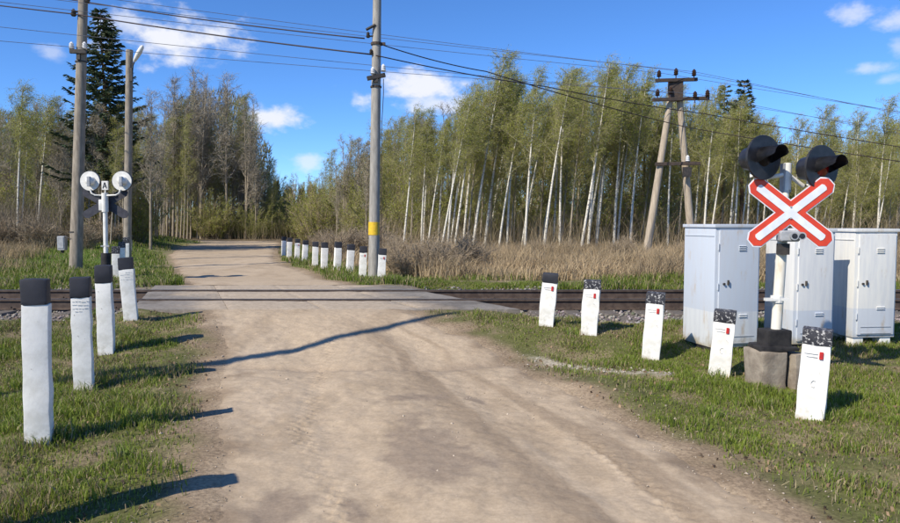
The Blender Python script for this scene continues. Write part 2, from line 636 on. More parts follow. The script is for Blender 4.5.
def ground_colour(x, y, is_road):
    rd = road_in(x, y)
    n1, n2, n3 = fbm(x * .9, y * .9, 51), fbm(x * 3.5, y * 3.5, 57), fbm(x * .22, y * .22, 61)
    n4 = fbm(x * 9, y * 9, 63, 3)

    def mixc(c, d, f): return c * (1 - f[..., None]) + np.asarray(d) * f[..., None]
    base = np.zeros(x.shape + (3,)) + np.array((.115, .12, .045))
    base = mixc(base, (.205, .165, .105), sst(.50, .68, n2))                       # bare brown earth
    base = mixc(base, (.30, .245, .155), sst(.58, .72, fbm(x * 2.3, y * 2.3, 71)) * .7)   # trodden straw
    base = mixc(base, (.12, .12, .045), sst(.5, .7, n1) * .5)                     # moss and turf
    # pale crushed limestone spilled on the right verge
    pl = px_ell(x, y, 1.55, 7.1, .95, .16, -.75, 77)
    pl = np.maximum(pl, px_ell(x, y, 2.35, 6.65, .5, .13, -.4, 78))
    base = mixc(base, (.46, .42, .35), pl * .75 * sst(.3, .5, n4 + .1))
    # beyond the railway
    far = sst(15.5, 18, y)
    fc = np.zeros(x.shape + (3,)) + np.array((.26, .205, .115))
    fc = mixc(fc, (.10, .14, .035), sst(.4, .6, n1) * sst(26, 20, y))
    dl = road_l(y) - x
    fc = mixc(fc, (.095, .15, .03), sst(-.2, .8, dl) * sst(9, 6, dl) * sst(18, 24, y))
    wood = np.maximum(sst(27, 33, y) * sst(-3, 1, x + .2 * (y - 30)), sst(30, 36, y))
    fc = mixc(fc, (.13, .10, .065), wood * sst(-1, 3, np.abs(dl) - 4))
    base = mixc(base, fc, far)
    # ballast
    off = np.maximum(sst(-.2, .3, x - deck_r(y)), sst(-.2, .3, deck_l(y) - x))
    bal = sst(9.35, 9.9, y + (n2 - .5) * 1.2) * (1 - sst(14.0, 14.7, y + (n2 - .5) * .9)) * off
    base = mixc(base, np.array((.17, .15, .13)), bal)
    # dirt road
    d = np.zeros(x.shape + (3,)) + DIRT
    d = mixc(d, (.48, .385, .275), sst(.45, .7, fbm(x * .7, y * .35, 81)) * .7)
    d = mixc(d, (.32, .245, .165), sst(.52, .75, fbm(x * 2.4, y * 1.2, 83)) * .5)
    # wheel marks and damp patches
    c = (x - road_l(y)) / np.maximum(road_r(y) - road_l(y), .5)
    st = fbm(c * 16, y * .45, 87)
    d = mixc(d, (.27, .205, .14), sst(.5, .66, st) * sst(.5, .62, c) * .75 * sst(10, 8, y))
    damp = px_ell(x, y, *gpt(425, 445), .30, 1.0, .15, 91)
    for (px, py, a, b, an, sd) in ((410, 400, .30, .16, .2, 92), (455, 462, .32, .20, -.4, 93), (280, 512, .17, .30, .1, 94), (350, 516, .11, .2, .1, 95),
                                   (480, 400, .09, .36, .65, 96), (465, 470, .2, .3, 0, 97), (205, 350, .3, .3, 0, 98)):
        damp = np.maximum(damp, px_ell(x, y, *gpt(px, py), a, b, an, sd))
    d = mixc(d, (.275, .215, .158), damp * .85)
    g = y - (7.25 + .10 * np.sin(x * 2.1) + .05 * x)
    d = mixc(d, (.30, .235, .17), np.exp(-(g / (.16 + .1 * (n2 - .5))) ** 2) * sst(-3.2, -2.2, x) * sst(1.0, .2, x) * (.45 + .55 * sst(-.6, .2, x)))
    # soft brown shoulders
    sh = 1 - sst(.02, .5, rd + (n2 - .5) * .7)
    d = mixc(d, (.235, .175, .118), sh * .85)
    f = sst(-.28, .12, rd + (n2 - .5) * .55)
    return base * (1 - f[..., None]) + d * f[..., None]


def axis(lo, hi, flo, fhi, fine, grow=1.13):
    a = list(np.arange(flo, fhi, fine))
    s, x = fine, flo
    left = []
    while x > lo:
        s = min(s * grow, 40)
        x -= s
        left.append(x)
    s, x = fine, a[-1]
    right = []
    while x < hi:
        s = min(s * grow, 40)
        x += s
        right.append(x)
    return np.array(left[::-1] + a + right)


gx = axis(-900, 900, -7.5, 8.0, .07)
gy = axis(-200, 1500, 2.6, 15.0, .07)
X, Y = np.meshgrid(gx, gy)
ground = grid_mesh('ground', X, Y, H(X, Y), ground_colour(X, Y, False), M['turf_soil'])
tag(ground, kind='structure')


def road_sheet(y0, y1, step, nx):
    ys = []
    y = y0
    while y < y1:
        ys.append(y)
        y += step * max(1, y / 8)
    ys.append(y1)
    ys = np.array(ys)
    t = np.linspace(0, 1, nx)
    Yg = np.repeat(ys[:, None], nx, 1)
    l, r = road_l(ys)[:, None], road_r(ys)[:, None]
    Xg = l + (r - l) * t[None]
    Z = H(Xg, Yg, True) + .006
    if y0 < 5:
        Z += (fbm(Xg * 14, Yg * 14, 205, 3) - .5) * .016 + (fbm(Xg * 3, Yg * 1.2, 207, 3) - .5) * .02
        for ax, ay, bx_, by_ in ((300, 430, 348, 530), (585, 440, 700, 530), (330, 345, 300, 430)):      # tyre tread prints
            (x0, d0), (x1, d1) = gpt(ax, ay), gpt(bx_, by_)
            xc = x0 + (x1 - x0) * (Yg - d0) / (d1 - d0)
            inside = sst(.09, .06, np.abs(Xg - xc)) * sst(min(d0, d1) - .4, min(d0, d1), Yg) * sst(max(d0, d1) + .4, max(d0, d1), Yg)
            Z += inside * ((np.sin(Yg * 62 + np.sign(Xg - xc) * 1.2 + (Xg - xc) * 30) > 0) * .010 * fbm(Xg * 5, Yg * 5, 211) * 1.6 - .006)
    edge = np.minimum(t, 1 - t)[None] * (r - l)
    Z -= .03 * sst(.35, 0, edge)
    return grid_mesh('dirt_road', Xg, Yg, Z, ground_colour(Xg, Yg, True), M['earth'])


tag(road_sheet(-6, 10.05, .028, 170), 'near stretch of pale dirt road this side of the rails', kind='structure')
tag(road_sheet(13.91, 60.5, .12, 60), 'far stretch of dirt road bending away beyond the rails', kind='structure')


# ------------------------------------------------------------------ railway
def m_slab():
    m = NT('dusty_slab')
    a = m.attr()
    f = m.noise(18, 6, .65)
    c = m.mix(.8, a, m.mix(m.ramp(f, .25, .75), (.7, .68, .66), (1.2, 1.2, 1.2)), 'MULTIPLY')
    return m.set(c, .92, .15, 0, f, .5, .01)


M['slab'] = m_slab()


def build_railway():
    root = tag(empty('railway_track', (0, 12.0, 0)), 'single railway track running straight across behind the crossing', 'railway track')
    prof = [(-.065, 0), (.065, 0), (.065, .012), (.012, .03), (.010, .125), (.036, .138), (.036, .168), (-.036, .168), (-.036, .138), (-.010, .125), (-.012, .03), (-.065, .012)]
    for y in (-.76, .76):
        r = MB().prism(prof, (0, y, .09), (0, 1, 0), (0, 0, 1), (1, 0, 0), 240).build('rail', M['rail'], root)
        MB().box((0, y, .2605), (240, .062, .004)).build('running_surface', M['rail_top'], r)
    base = None
    for i, x in enumerate(np.arange(-16.0, 15.6, .56)):
        if deck_l(12) + .2 < x < deck_r(12) - .2:
            continue
        if base is None:
            base = MB().box((0, 0, 0), (.24, 2.7, .16), bevel=.02, seg=1).build('sleeper', M['sleeper'], root)
            o = base
        else:
            o = base.copy()
            COL.objects.link(o)
        o.location = (x + random.uniform(-.02, .02), random.uniform(-.03, .03), .012)
        o.rotation_euler.z = random.uniform(-.012, .012)
    clip = None
    for x in np.arange(-16.0, 15.6, .56):
        if deck_l(12) + .2 < x < deck_r(12) - .2:
            continue
        for y in (-.76, .76):
            if clip is None:
                clip = MB().box((0, -.085, 0), (.12, .06, .03)).box((0, .085, 0), (.12, .06, .03)).box((0, -.085, .025), (.03, .03, .03)).box((0, .085, .025), (.03, .03, .03)).box((0, 0, -.02), (.12, .23, .02)).build('rail_clip', M['rust_metal'], root)
                o = clip
            else:
                o = clip.copy()
                COL.objects.link(o)
            o.location = (x, y, .105)


build_railway()


def build_deck():
    root = tag(empty('crossing_deck', (0, 0, 0)), 'dusty concrete slab deck laid between and beside the rails', kind='structure')
    rows = [(10.06, 11.15), (11.41, 11.99), (12.005, 12.60), (12.87, 13.9)]
    for ri, (y0, y1) in enumerate(rows):
        n = 4
        for k in range(n):
            bm = bmesh.new()
            nu, nv = 14, 10
            g = .004
            dz = random.uniform(-.004, .003)
            tilt = random.uniform(-.003, .003)

            def pos(u, v, z):
                y = y0 + (y1 - y0) * v
                a, b = deck_l(y), deck_r(y)
                x0, x1 = a + (b - a) * k / n + g, a + (b - a) * (k + 1) / n - g
                return Vector((x0 + (x1 - x0) * u, y, z))
            top = [[None] * (nu + 1) for _ in range(nv + 1)]
            for j in range(nv + 1):
                for i in range(nu + 1):
                    u, v = i / nu, j / nv
                    p = pos(u, v, 0)
                    e = min(min(u, 1 - u) * 1.4, min(v, 1 - v) * (y1 - y0))
                    wear = -.010 * max(0, 1 - e / .06) * (.4 + float(vnoise(p.x * 7, p.y * 7, 3)))
                    p.z = DECK_Z + dz + tilt * (u - .5) * 2 + wear + (float(fbm(p.x * 3, p.y * 3, 5)) - .5) * .012
                    top[j][i] = bm.verts.new(p)
            for j in range(nv):
                for i in range(nu):
                    bm.faces.new((top[j][i], top[j][i + 1], top[j + 1][i + 1], top[j + 1][i]))
            ring = [top[0][i] for i in range(nu + 1)] + [top[j][nu] for j in range(1, nv + 1)] + [top[nv][i] for i in range(nu - 1, -1, -1)] + [top[j][0] for j in range(nv - 1, 0, -1)]
            low = [bm.verts.new((v.co.x, v.co.y, .08)) for v in ring]
            for i in range(len(ring)):
                a, b = i, (i + 1) % len(ring)
                bm.faces.new((ring[a], low[a], low[b], ring[b]))
            bm.faces.new(low[::-1])
            bmesh.ops.recalc_face_normals(bm, faces=bm.faces)
            me = bpy.data.meshes.new('slab')
            bm.to_mesh(me)
            bm.free()
            co = np.zeros(len(me.vertices) * 3)
            me.vertices.foreach_get('co', co)
            co = co.reshape(-1, 3)
            x, y = co[:, 0], co[:, 1]
            rd = road_in(x, y)
            c = np.zeros((len(x), 3)) + np.array((.23, .21, .185))
            nn = fbm(x * 1.7, y * 2.5, 15)
            c = c * (1 - .35 * sst(.5, .7, nn)[:, None])
            dust = sst(-.45, .55, rd + (nn - .5) * 1.6) * (.70 + .3 * nn)
            c = c * (1 - dust[:, None]) + np.array((.44, .36, .265)) * dust[:, None]
            a = me.color_attributes.new('Col', 'FLOAT_COLOR', 'POINT')
            cc = np.ones((len(x), 4), np.float32)
            cc[:, :3] = c
            a.data.foreach_set('color', cc.ravel())
            me.materials.append(M['slab'])
            link(bpy.data.objects.new('slab', me), root)


build_deck()


def rocks(name, pts, sizes, cols, label, cat=None, flat=.7):
    n = len(pts)
    o6 = np.array([(1, 0, 0), (-1, 0, 0), (0, 1, 0), (0, -1, 0), (0, 0, 1), (0, 0, -1)], float)
    f8 = np.array([(0, 2, 4), (2, 1, 4), (1, 3, 4), (3, 0, 4), (2, 0, 5), (1, 2, 5), (3, 1, 5), (0, 3, 5)])
    v = o6[None] * (sizes[:, None, None] * rng.uniform(.6, 1.3, (n, 6, 1)))
    v = v + rng.normal(0, .18, (n, 6, 3)) * sizes[:, None, None]
    an = rng.uniform(0, 6.28, n)
    c, s = np.cos(an)[:, None], np.sin(an)[:, None]
    x = v[..., 0] * c - v[..., 1] * s
    y = v[..., 0] * s + v[..., 1] * c
    v = np.stack([x, y, v[..., 2] * flat], -1) + pts[:, None]
    t = (f8[None] + np.arange(n)[:, None, None] * 6)
    o = fast_mesh(name, v, t, np.repeat(cols, 6, 0), M['stone'])
    return tag(o, label, cat, kind='stuff')


n = 15000
bx = np.concatenate([rng.uniform(-.6, 9, n // 2), rng.uniform(-15, -4.4, n // 2)])
by = rng.uniform(9.5, 14.4, n)
keep = ((bx > deck_r(by) + .04) | (bx < deck_l(by) - .04)) & (rng.random(n) < sst(9.4, 10.1, by + (fbm(bx * 2, by * 2, 4) - .5) * .8))
bx, by = bx[keep], by[keep]
bs = rng.uniform(.016, .042, len(bx))
bc = np.array((.26, .235, .21)) * rng.uniform(.45, 1.35, (len(bx), 1)) * np.array((1, 1, 1)) + rng.normal(0, .012, (len(bx), 3))
rocks('ballast', np.stack([bx, by, H(bx, by) + bs * .35], -1), bs, np.clip(bc, .03, .6), 'grey brown crushed stone ballast along the rails')
n = 14000
px_ = rng.uniform(-5, 3.4, n)
py_ = rng.uniform(2.8, 9.6, n)
rd = road_in(px_, py_)
keep = (rd > -.35) & ((rng.random(n) < .2) | ((np.abs(rd) < .35) & (rng.random(n) < .5)))
px_, py_ = px_[keep], py_[keep]
ps = rng.uniform(.002, .008, len(px_)) * (1 + 1.4 * (rng.random(len(px_)) < .03))
zz = np.maximum(H(px_, py_, True) * (road_in(px_, py_) > 0) + -9 * (road_in(px_, py_) <= 0), H(px_, py_))
rocks('gravel', np.stack([px_, py_, zz + ps * .4], -1), ps, np.array((.42, .35, .27)) * rng.uniform(.6, 1.25, (len(px_), 1)), 'small loose pebbles on the dirt road and its edges')
# limestone rubble on the right verge
n = 230
q = rng.random(n)
rx = 1.0 + q * 1.75 + rng.normal(0, .16, n)
ry = 7.62 - q * 1.25 + rng.normal(0, .14, n)
rs = rng.uniform(.005, .02, n) * rng.uniform(.5, 1.2, n)
rocks('limestone_rubble', np.stack([rx, ry, H(rx, ry) + rs * .3], -1), rs, np.array((.50, .46, .39)) * rng.uniform(.6, 1.15, (n, 1)), 'pale broken limestone strewn in the grass by the right hand posts')


# ------------------------------------------------------------------ grass
def blades(name, x, y, z, h, w, cols, lean, mat, label, wind=(0, 0), bend=.5):
    n = len(x)
    a = rng.uniform(0, 2 * np.pi, n)
    ux, uy = np.cos(a) * w / 2, np.sin(a) * w / 2
    b = rng.uniform(0, 2 * np.pi, n)
    L = lean * rng.uniform(.2, 1.0, n) * h
    tx, ty = np.cos(b) * L + wind[0] * h, np.sin(b) * L + wind[1] * h
    v = np.zeros((n, 5, 3))
    v[:, 0] = np.stack([x - ux, y - uy, z - .015], -1)
    v[:, 1] = np.stack([x + ux, y + uy, z - .015], -1)
    mx, my = x + tx * .35, y + ty * .35
    v[:, 2] = np.stack([mx - ux * .8, my - uy * .8, z + h * .58], -1)
    v[:, 3] = np.stack([mx + ux * .8, my + uy * .8, z + h * .58], -1)
    drop = 1 - bend * np.clip(np.hypot(tx, ty) / np.maximum(h, .01), 0, 1.2) * .5
    v[:, 4] = np.stack([x + tx, y + ty, z + h * drop], -1)
    t = np.array([(0, 1, 3), (0, 3, 2), (2, 3, 4)])[None] + np.arange(n)[:, None, None] * 5
    o = fast_mesh(name, v, t, np.repeat(cols, 5, 0), mat)
    return tag(o, label, kind='stuff')


def grass_near():
    n = 1300000
    x, y = rng.uniform(-9.5, 9.5, n), 2.2 + (14.9 - 2.2) * rng.random(n) ** 1.15
    vis = np.abs(x) < y * .68 + .9
    x, y = x[vis], y[vis]
    rd = road_in(x, y)
    cl = fbm(x * 2.6, y * 2.6, 101)
    big = fbm(x * .7, y * .7, 103)
    pale = np.maximum(px_ell(x, y, 1.55, 7.1, .95, .16, -.75, 77), px_ell(x, y, 2.35, 6.65, .5, .13, -.4, 78))
    dens = sst(.30, .54, cl * .6 + big * .4) * sst(.12, -.75, rd + (fbm(x * 2, y * 2, 107) - .5) * 1.0)
    dens = dens * (1 - .85 * pale)
    tr = ((y > 9.75 + .5 * (cl - .5)) & (y < 14.2)) 
    keep = (rng.random(len(x)) < dens * .95 + .20 * sst(-.05, -.6, rd + (fbm(x * 2, y * 2, 107) - .5) * .7) * (1 - .8 * pale)) & ~tr & (rd < .05)
    x, y, cl, big = x[keep], y[keep], cl[keep], big[keep]
    h = (.02 + .052 * sst(.42, .72, cl)) * rng.uniform(.5, 1.45, len(x)) * (1 + .25 * (x < 0))
    w = rng.uniform(.0035, .007, len(x)) * np.where(rng.random(len(x)) < .05, 2.6, 1) * (1 + np.clip(y - 6, 0, 9) * .07)
    k = rng.random((len(x), 1))
    g1, g2 = np.array((.115, .17, .022)), np.array((.25, .305, .045))
    c = g1 * (1 - k) + g2 * k
    dry = (rng.random(len(x)) < .14 + .38 * sst(.58, .36, big))[:, None]
    c = np.where(dry, np.array((.36, .29, .165)) * rng.uniform(.6, 1.15, (len(x), 1)), c)
    blades('grass', x, y, H(x, y), h, w, c, .75, M['grass'], 'short green spring grass on the verges near the road')
    # fallen leaves and litter
    n = 9000
    x, y = rng.uniform(-8, 8, n), 2.4 + 7.6 * rng.random(n)
    rd = road_in(x, y)
    keep = (rd < .1) & (rng.random(n) < sst(.35, .65, fbm(x * 1.4, y * 1.4, 117))) & (np.abs(x) < y * .68 + .9)
    x, y = x[keep], y[keep]
    blades('leaf_litter', x, y, H(x, y) + .012, rng.uniform(.008, .02, len(x)), rng.uniform(.012, .03, len(x)), np.array((.26, .18, .11)) * rng.uniform(.5, 1.5, (len(x), 1)), 2.5, M['straw'],
           'brown fallen leaves and litter in the verge grass', bend=.9)
    # lying dead stalks
    n = 26000
    x, y = rng.uniform(-8, 8, n), 2.4 + 7.4 * rng.random(n)
    rd = road_in(x, y)
    keep = (rd < -.02) & (rng.random(n) < sst(.42, .62, fbm(x * 1.8, y * 1.8, 115))) & (np.abs(x) < y * .68 + .9)
    x, y = x[keep], y[keep]
    blades('dead_grass', x, y, H(x, y) + .008, rng.uniform(.02, .05, len(x)), rng.uniform(.003, .006, len(x)), np.array((.42, .345, .21)) * rng.uniform(.5, 1.1, (len(x), 1)), 3.2, M['straw'],
           'flattened straw coloured dead grass lying among the green', bend=.9)


grass_near()


def tufts():
    X0, Y0, HH = [], [], []
    spots = [(-2.62, 4.68, .14), (-2.9, 4.78, .10), (-2.05, 4.3, .11), (2.9, 5.25, .10), (2.55, 5.6, .12), (2.2, 6.2, .09), (2.65, 6.75, .09), (-3.2, 6.1, .11), (3.1, 6.0, .10), (2.0, 5.3, .09), (-2.6, 3.6, .13), (3.6, 5.0, .12), (-3.8, 7.9, .1)]
    for _ in range(70):
        x, y = rng.uniform(-6, 6), rng.uniform(3, 9)
        if road_in(x, y) < -.35 and abs(x) < y * .66:
            spots.append((x, y, rng.uniform(.06, .12)))
    for x, y, h in spots:
        k = int(rng.uniform(40, 90))
        X0.append(rng.normal(x, .045, k)); Y0.append(rng.normal(y, .045, k)); HH.append(h * rng.uniform(.5, 1.3, k))
    x, y, h = np.concatenate(X0), np.concatenate(Y0), np.concatenate(HH)
    k = rng.random((len(x), 1))
    c = np.array((.10, .16, .02)) * (1 - k) + np.array((.22, .29, .045)) * k
    c = np.where((rng.random(len(x)) < .2)[:, None], np.array((.42, .34, .2)), c)
    blades('grass_tufts', x, y, H(x, y), h, rng.uniform(.004, .008, len(x)), c, .9, M['grass'], 'longer grass tufts round the posts and over the verges', bend=.7)


tufts()


def grass_far():
    n = 190000
    y = 14.0 + 44 * rng.random(n) ** 1.5
    x = rng.uniform(-1, 1, n) * (y * .68 + 1)
    rd = road_in(x, y)
    dl = road_l(y) - x
    nz = fbm(x * .8, y * .8, 121)
    left = sst(0, .4, dl) * sst(9.5, 6, dl) * sst(13.9, 14.4, y)
    right = sst(.0, .3, x - road_r(y)) * sst(2.4, 1.3, x - road_r(y)) * sst(45, 36, y)
    strip = ((y > 14) & (y < 17.4 + nz * 1.5)) * (rd < 0) * sst(.46, .66, nz) * .8
    left0 = (dl > 0) * (y < 22) * sst(.25, .5, nz)
    keep = rng.random(n) < np.maximum.reduce([left, right, strip * 1.0, left0])
    keep &= rd < .05
    x, y, nz = x[keep], y[keep], nz[keep]
    h = (.05 + .09 * sst(.4, .7, nz)) * rng.uniform(.5, 1.4, len(x)) * (1 + y / 45)
    w = rng.uniform(.008, .014, len(x)) * (1 + y / 30)
    k = rng.random((len(x), 1))
    c = np.array((.095, .15, .018)) * (1 - k) + np.array((.20, .245, .04)) * k
    c = np.where((rng.random(len(x)) < .2)[:, None], np.array((.36, .29, .165)), c)
    blades('verge_grass', x, y, H(x, y), h, w, c, .7, M['grass'], 'green grass on the banks beyond the railway')


grass_far()


def reeds():
    n = 280000
    y = 15.2 + 30 * rng.random(n) ** 1.3
    x = rng.uniform(-1, 1, n) * (y * .70 + 2)
    dr, dl = x - road_r(y), road_l(y) - x
    nz = fbm(x * .55, y * .55, 131)
    right = sst(1.6, 3.0, dr + (nz - .5) * 2) * sst(15.2, 17.4, y + (nz - .5) * 3 + .25 * np.clip(x, -4, 4))
    left = sst(5.0, 7.0, dl + (nz - .5) * 3) * sst(18.5, 21.5, y + (nz - .5) * 3)
    dens = np.maximum(right, left) * sst(.16, .52, nz + .13) * sst(46, 30, y)
    keep = rng.random(n) < dens
    x, y, nz = x[keep], y[keep], nz[keep]
    h = (.22 + .43 * sst(.25, .75, fbm(x * .9, y * .9, 137))) * rng.uniform(.5, 1.35, len(x)) * sst(13.5, 20, y + 2)
    h = np.where(rng.random(len(x)) < .05, h * 1.5, h)
    w = rng.uniform(.010, .020, len(x))
    k = rng.random((len(x), 1))
    hue = sst(.35, .65, fbm(x * .35, y * .35, 139))[:, None]
    c = np.array((.30, .22, .135)) * (1 - k) + np.array((.54, .42, .25)) * k
    c = c * (.78 + .3 * hue) * np.where(x < -5, .85, 1.0)[:, None]
    blades('dry_reeds', x, y, H(x, y), h, w, c, .75, M['straw'], 'tall dry straw coloured reed grass between railway and wood', wind=(.10, 0), bend=.4)


reeds()


def brush(name, n, xf, y0, y1, hmin, hmax, c1, c2, label, wid=(.008, .018), lean=.6, seed=151, cond=None):
    y = y0 + (y1 - y0) * rng.random(n)
    x = xf(y, rng.random(n))
    keep = np.ones(n, bool) if cond is None else cond(x, y)
    keep &= rng.random(n) < sst(.25, .6, fbm(x * .4, y * .4, seed))
    x, y = x[keep], y[keep]
    h = hmin + (hmax - hmin) * rng.random(len(x)) ** 1.8
    k = rng.random((len(x), 1))
    c = np.array(c1) * (1 - k) + np.array(c2) * k
    blades(name, x, y, H(x, y), h, rng.uniform(wid[0], wid[1], len(x)), c, lean, M['straw'], label, wind=(.05, 0), bend=.2)


brush('undergrowth', 60000, lambda y, q: np.where(q < .0, 0, road_r(y) + 5 + q * (y * .75 + 3 - road_r(y))), 30, 58, .4, 2.6, (.19, .145, .09), (.40, .32, .195),
      'thin brown saplings and scrub on the floor of the right hand wood')
brush('undergrowth', 50000, lambda y, q: road_l(y) - 5 - q * (y * .75 + 3 + road_l(y)), 31, 55, .5, 3.2, (.15, .12, .085), (.32, .265, .185),
      'thin brown saplings and scrub on the floor of the left hand wood')


# ------------------------------------------------------------------ bollards
def bollard_proto(hh, w, capt, peel, marks, reflector, ring):
    root = empty('bollard')
    d = w * .92
    b = MB().box((0, 0, (hh - capt - .25) / 2), (w, d, hh - capt + .25), bevel=.012)
    bmesh.ops.subdivide_edges(b.bm, edges=[e for e in b.bm.edges if abs(e.verts[0].co.z - e.verts[1].co.z) > .3], cuts=9)
    b.jitter(.017, 7, random.randint(0, 99)).build('post', M['white_post'], root, True, 40)
    c = MB().box((0, 0, hh - capt / 2), (w + .004, d + .004, capt), bevel=.014)
    bmesh.ops.subdivide_edges(c.bm, edges=list(c.bm.edges), cuts=1)
    for v in c.bm.verts:
        if v.co.z < hh - capt + .02:
            v.co.z += random.uniform(-.012, .008)
    c.jitter(.012, 9, random.randint(0, 99)).build('black_cap', M['cap_peel'] if peel else M['cap'], root, True, 40)
    y = -d / 2 - .004
    if reflector:
        MB().box((w * .20, y - .003, hh - capt - .075), (.027, .006, .058), bevel=.002, seg=1).build('reflector', M['red_refl'], root)
        MB().box((-w * .16, y - .001, hh - capt - .065), (w * .46, .003, .006)).box((-w * .12, y - .001, hh - capt - .09), (w * .38, .003, .005)).build('faded_marking', M['grey_print'], root)
    if marks:
        m = MB()
        for k in range(4):
            zz = hh - capt - .035 - k * .03
            xx = -w * .42
            while xx < w * .40:
                l = random.uniform(.01, .04)
                if random.random() < .7:
                    m.box((min(xx + l / 2, w * .4), y, zz + random.uniform(-.003, .003)), (l, .0015, random.uniform(.003, .006)))
                xx += l + .008
        m.build('faded_marking', M['grey_print'], root)
    if ring:
        pts = [(w * .02 + .018 * math.cos(a), y - .001, hh * .42 + .026 * math.sin(a)) for a in np.linspace(math.radians(60), math.radians(300), 12)]
        MB().tube(pts, .0035, 5).build('mark', M['grey_print'], root)
    return root


def place_bollard(px, py, top_py, w, rz, leanx, label, group, peel=False, marks=False, refl=False, ring=False, capt=.2, xy=None, hh=None):
    if xy is None:
        x, y = gpt(px, py)
        for _ in range(6):
            z = gz(x, y)
            r = ray(px, py)
            d = (CAM_H - z) * r.y / -r.z
            x, y = r.x / r.y * d, d
    else:
        x, y = xy
    z = gz(x, y)
    if hh is None:
        hh = at(px, top_py, y).z - z
    o = bollard_proto(hh, w, capt * hh, peel, marks, refl, ring)
    o.location = (x, y, z - .01)
    o.rotation_euler = (random.uniform(-.02, .02), leanx, math.atan2(-x, y) - rz)
    tag(o, label, 'bollard', group)
    return o


GL, GR, GF, GFL = 'bollards along the left verge', 'reflector bollards along the right verge', 'bollards beyond the rails on the right', 'bollards beyond the rails on the left'
place_bollard(40, 443, 278, .152, .19, 0.0, 'tall white concrete bollard with plain black top, nearest on the left verge', GL, capt=.145)
place_bollard(84, 390, 276, .155, .16, 0.0, 'black-topped white bollard second from the camera on the left verge, grey marks under cap', GL, marks=True, capt=.17)
place_bollard(107, 353, 264.5, .16, .2, -.01, 'plain black-topped white bollard third along the left verge, before the back-turned signal', GL, capt=.19)
place_bollard(131, 326, 256.5, .17, .12, -.055, 'white bollard leaning left at the crossing edge, farthest on the near left verge', GL, marks=True, capt=.19)
place_bollard(0, 0, 0, .185, .2, 0, 'white concrete bollard just outside the view, its shadow crossing the lower left grass', GL, xy=(-2.28, 3.12), hh=1.12, capt=.15)
RL = ['nearest right verge bollard with peeling cap, red reflector and ring mark, before the concrete block',
      'leaning white bollard with peeling cap in front of the leftmost cabinet', 'white bollard with speckled cap standing alone left of the cabinets',
      'white bollard with half-flaked cap, second from the rails on the right verge', 'white bollard with solid dark cap, right beside the end of the crossing deck']
for (px, py, ty, w, rz, ln, ring, pl), lb in zip(((810, 418, 327, .20, .05, .055, True, True), (719, 375.5, 308.5, .197, .05, .075, True, True), (651, 356, 291, .19, .06, .06, False, True),
                                              (589, 335, 279, .2, .05, .055, False, True), (546, 325, 272, .19, .05, .085, False, False)), RL):
    place_bollard(px, py, ty, w, rz, ln, lb, GR, peel=pl, refl=True, ring=ring, capt=.165)
FLAB = ['farthest small white bollard at the bend of the road', 'second farthest white bollard on the road bend', 'grey-sided white bollard third from the far end of the row',
        'fourth from the far end in the row of white bollards beyond the rails', 'cream tinted bollard in the middle of the row beyond the rails', 'sixth from the far end in the row of bollards beyond the rails',
        'leaning white bollard with a wide gap before it in the far row', 'third nearest bollard of the row beyond the rails', 'white bollard just left of the yellow-banded pole',
        'white bollard with rust red streak just right of the yellow-banded pole']
FAR = [(283.5, 256, 236.5), (289, 258.5, 237.5), (297, 259.5, 238.5), (304.5, 262, 240), (315, 265.5, 241.5), (324, 268.5, 242), (337, 270.5, 241.5), (349.5, 272.5, 244), (362.5, 277, 246), (381, 280, 248)]
for (px, py, ty), lb in zip(FAR, FLAB):
    place_bollard(px, py, ty, .19, -.1 + random.uniform(-.1, .1), random.uniform(.03, .07), lb, GF, refl=(px in (297, 362.5, 381)), capt=.2)
for (px, py, ty), lb in zip(((116, 278, 246), (122, 268, 241.5), (126.5, 262, 237), (129.5, 258, 234.5)),
                            ('nearest white bollard of the left row beyond the rails, beside the signal post', 'second bollard of the overlapping left row beyond the rails',
                             'third bollard of the overlapping left row beyond the rails', 'farthest bollard of the left row, at the foot of the lamp pole')):
    place_bollard(px, py, ty, .19, .1, .02, lb, GFL, peel=True, capt=.22)


# ------------------------------------------------------------------ poles and wires
def pole_body(h, r0, r1, lean=(0, 0), n=14):
    m = MB()
    pts = [(lean[0] * t, lean[1] * t, -.4 + (h + .4) * t) for t in np.linspace(0, 1, 12)]
    return m.tube(pts, [r0 + (r1 - r0) * t for t in np.linspace(0, 1, 12)], n)


def insulator(m, p, s=1.0, up=1):
    p = Vector(p)
    m.tube([p + Vector((0, 0, up * a * s)) for a in (0, .02, .03, .055, .06, .09, .10, .12)], [.028 * s, .045 * s, .03 * s, .042 * s, .028 * s, .036 * s, .025 * s, .012 * s], 10)


def ground_at(px, py):
    x, y = gpt(px, py)
    for _ in range(6):
        z = gz(x, y)
        r = ray(px, py)
        d = (CAM_H - z) * r.y / -r.z
        x, y = r.x / r.y * d, d
    return Vector((x, y, gz(x, y)))


def zat(py, d): return at(450, py, d).z


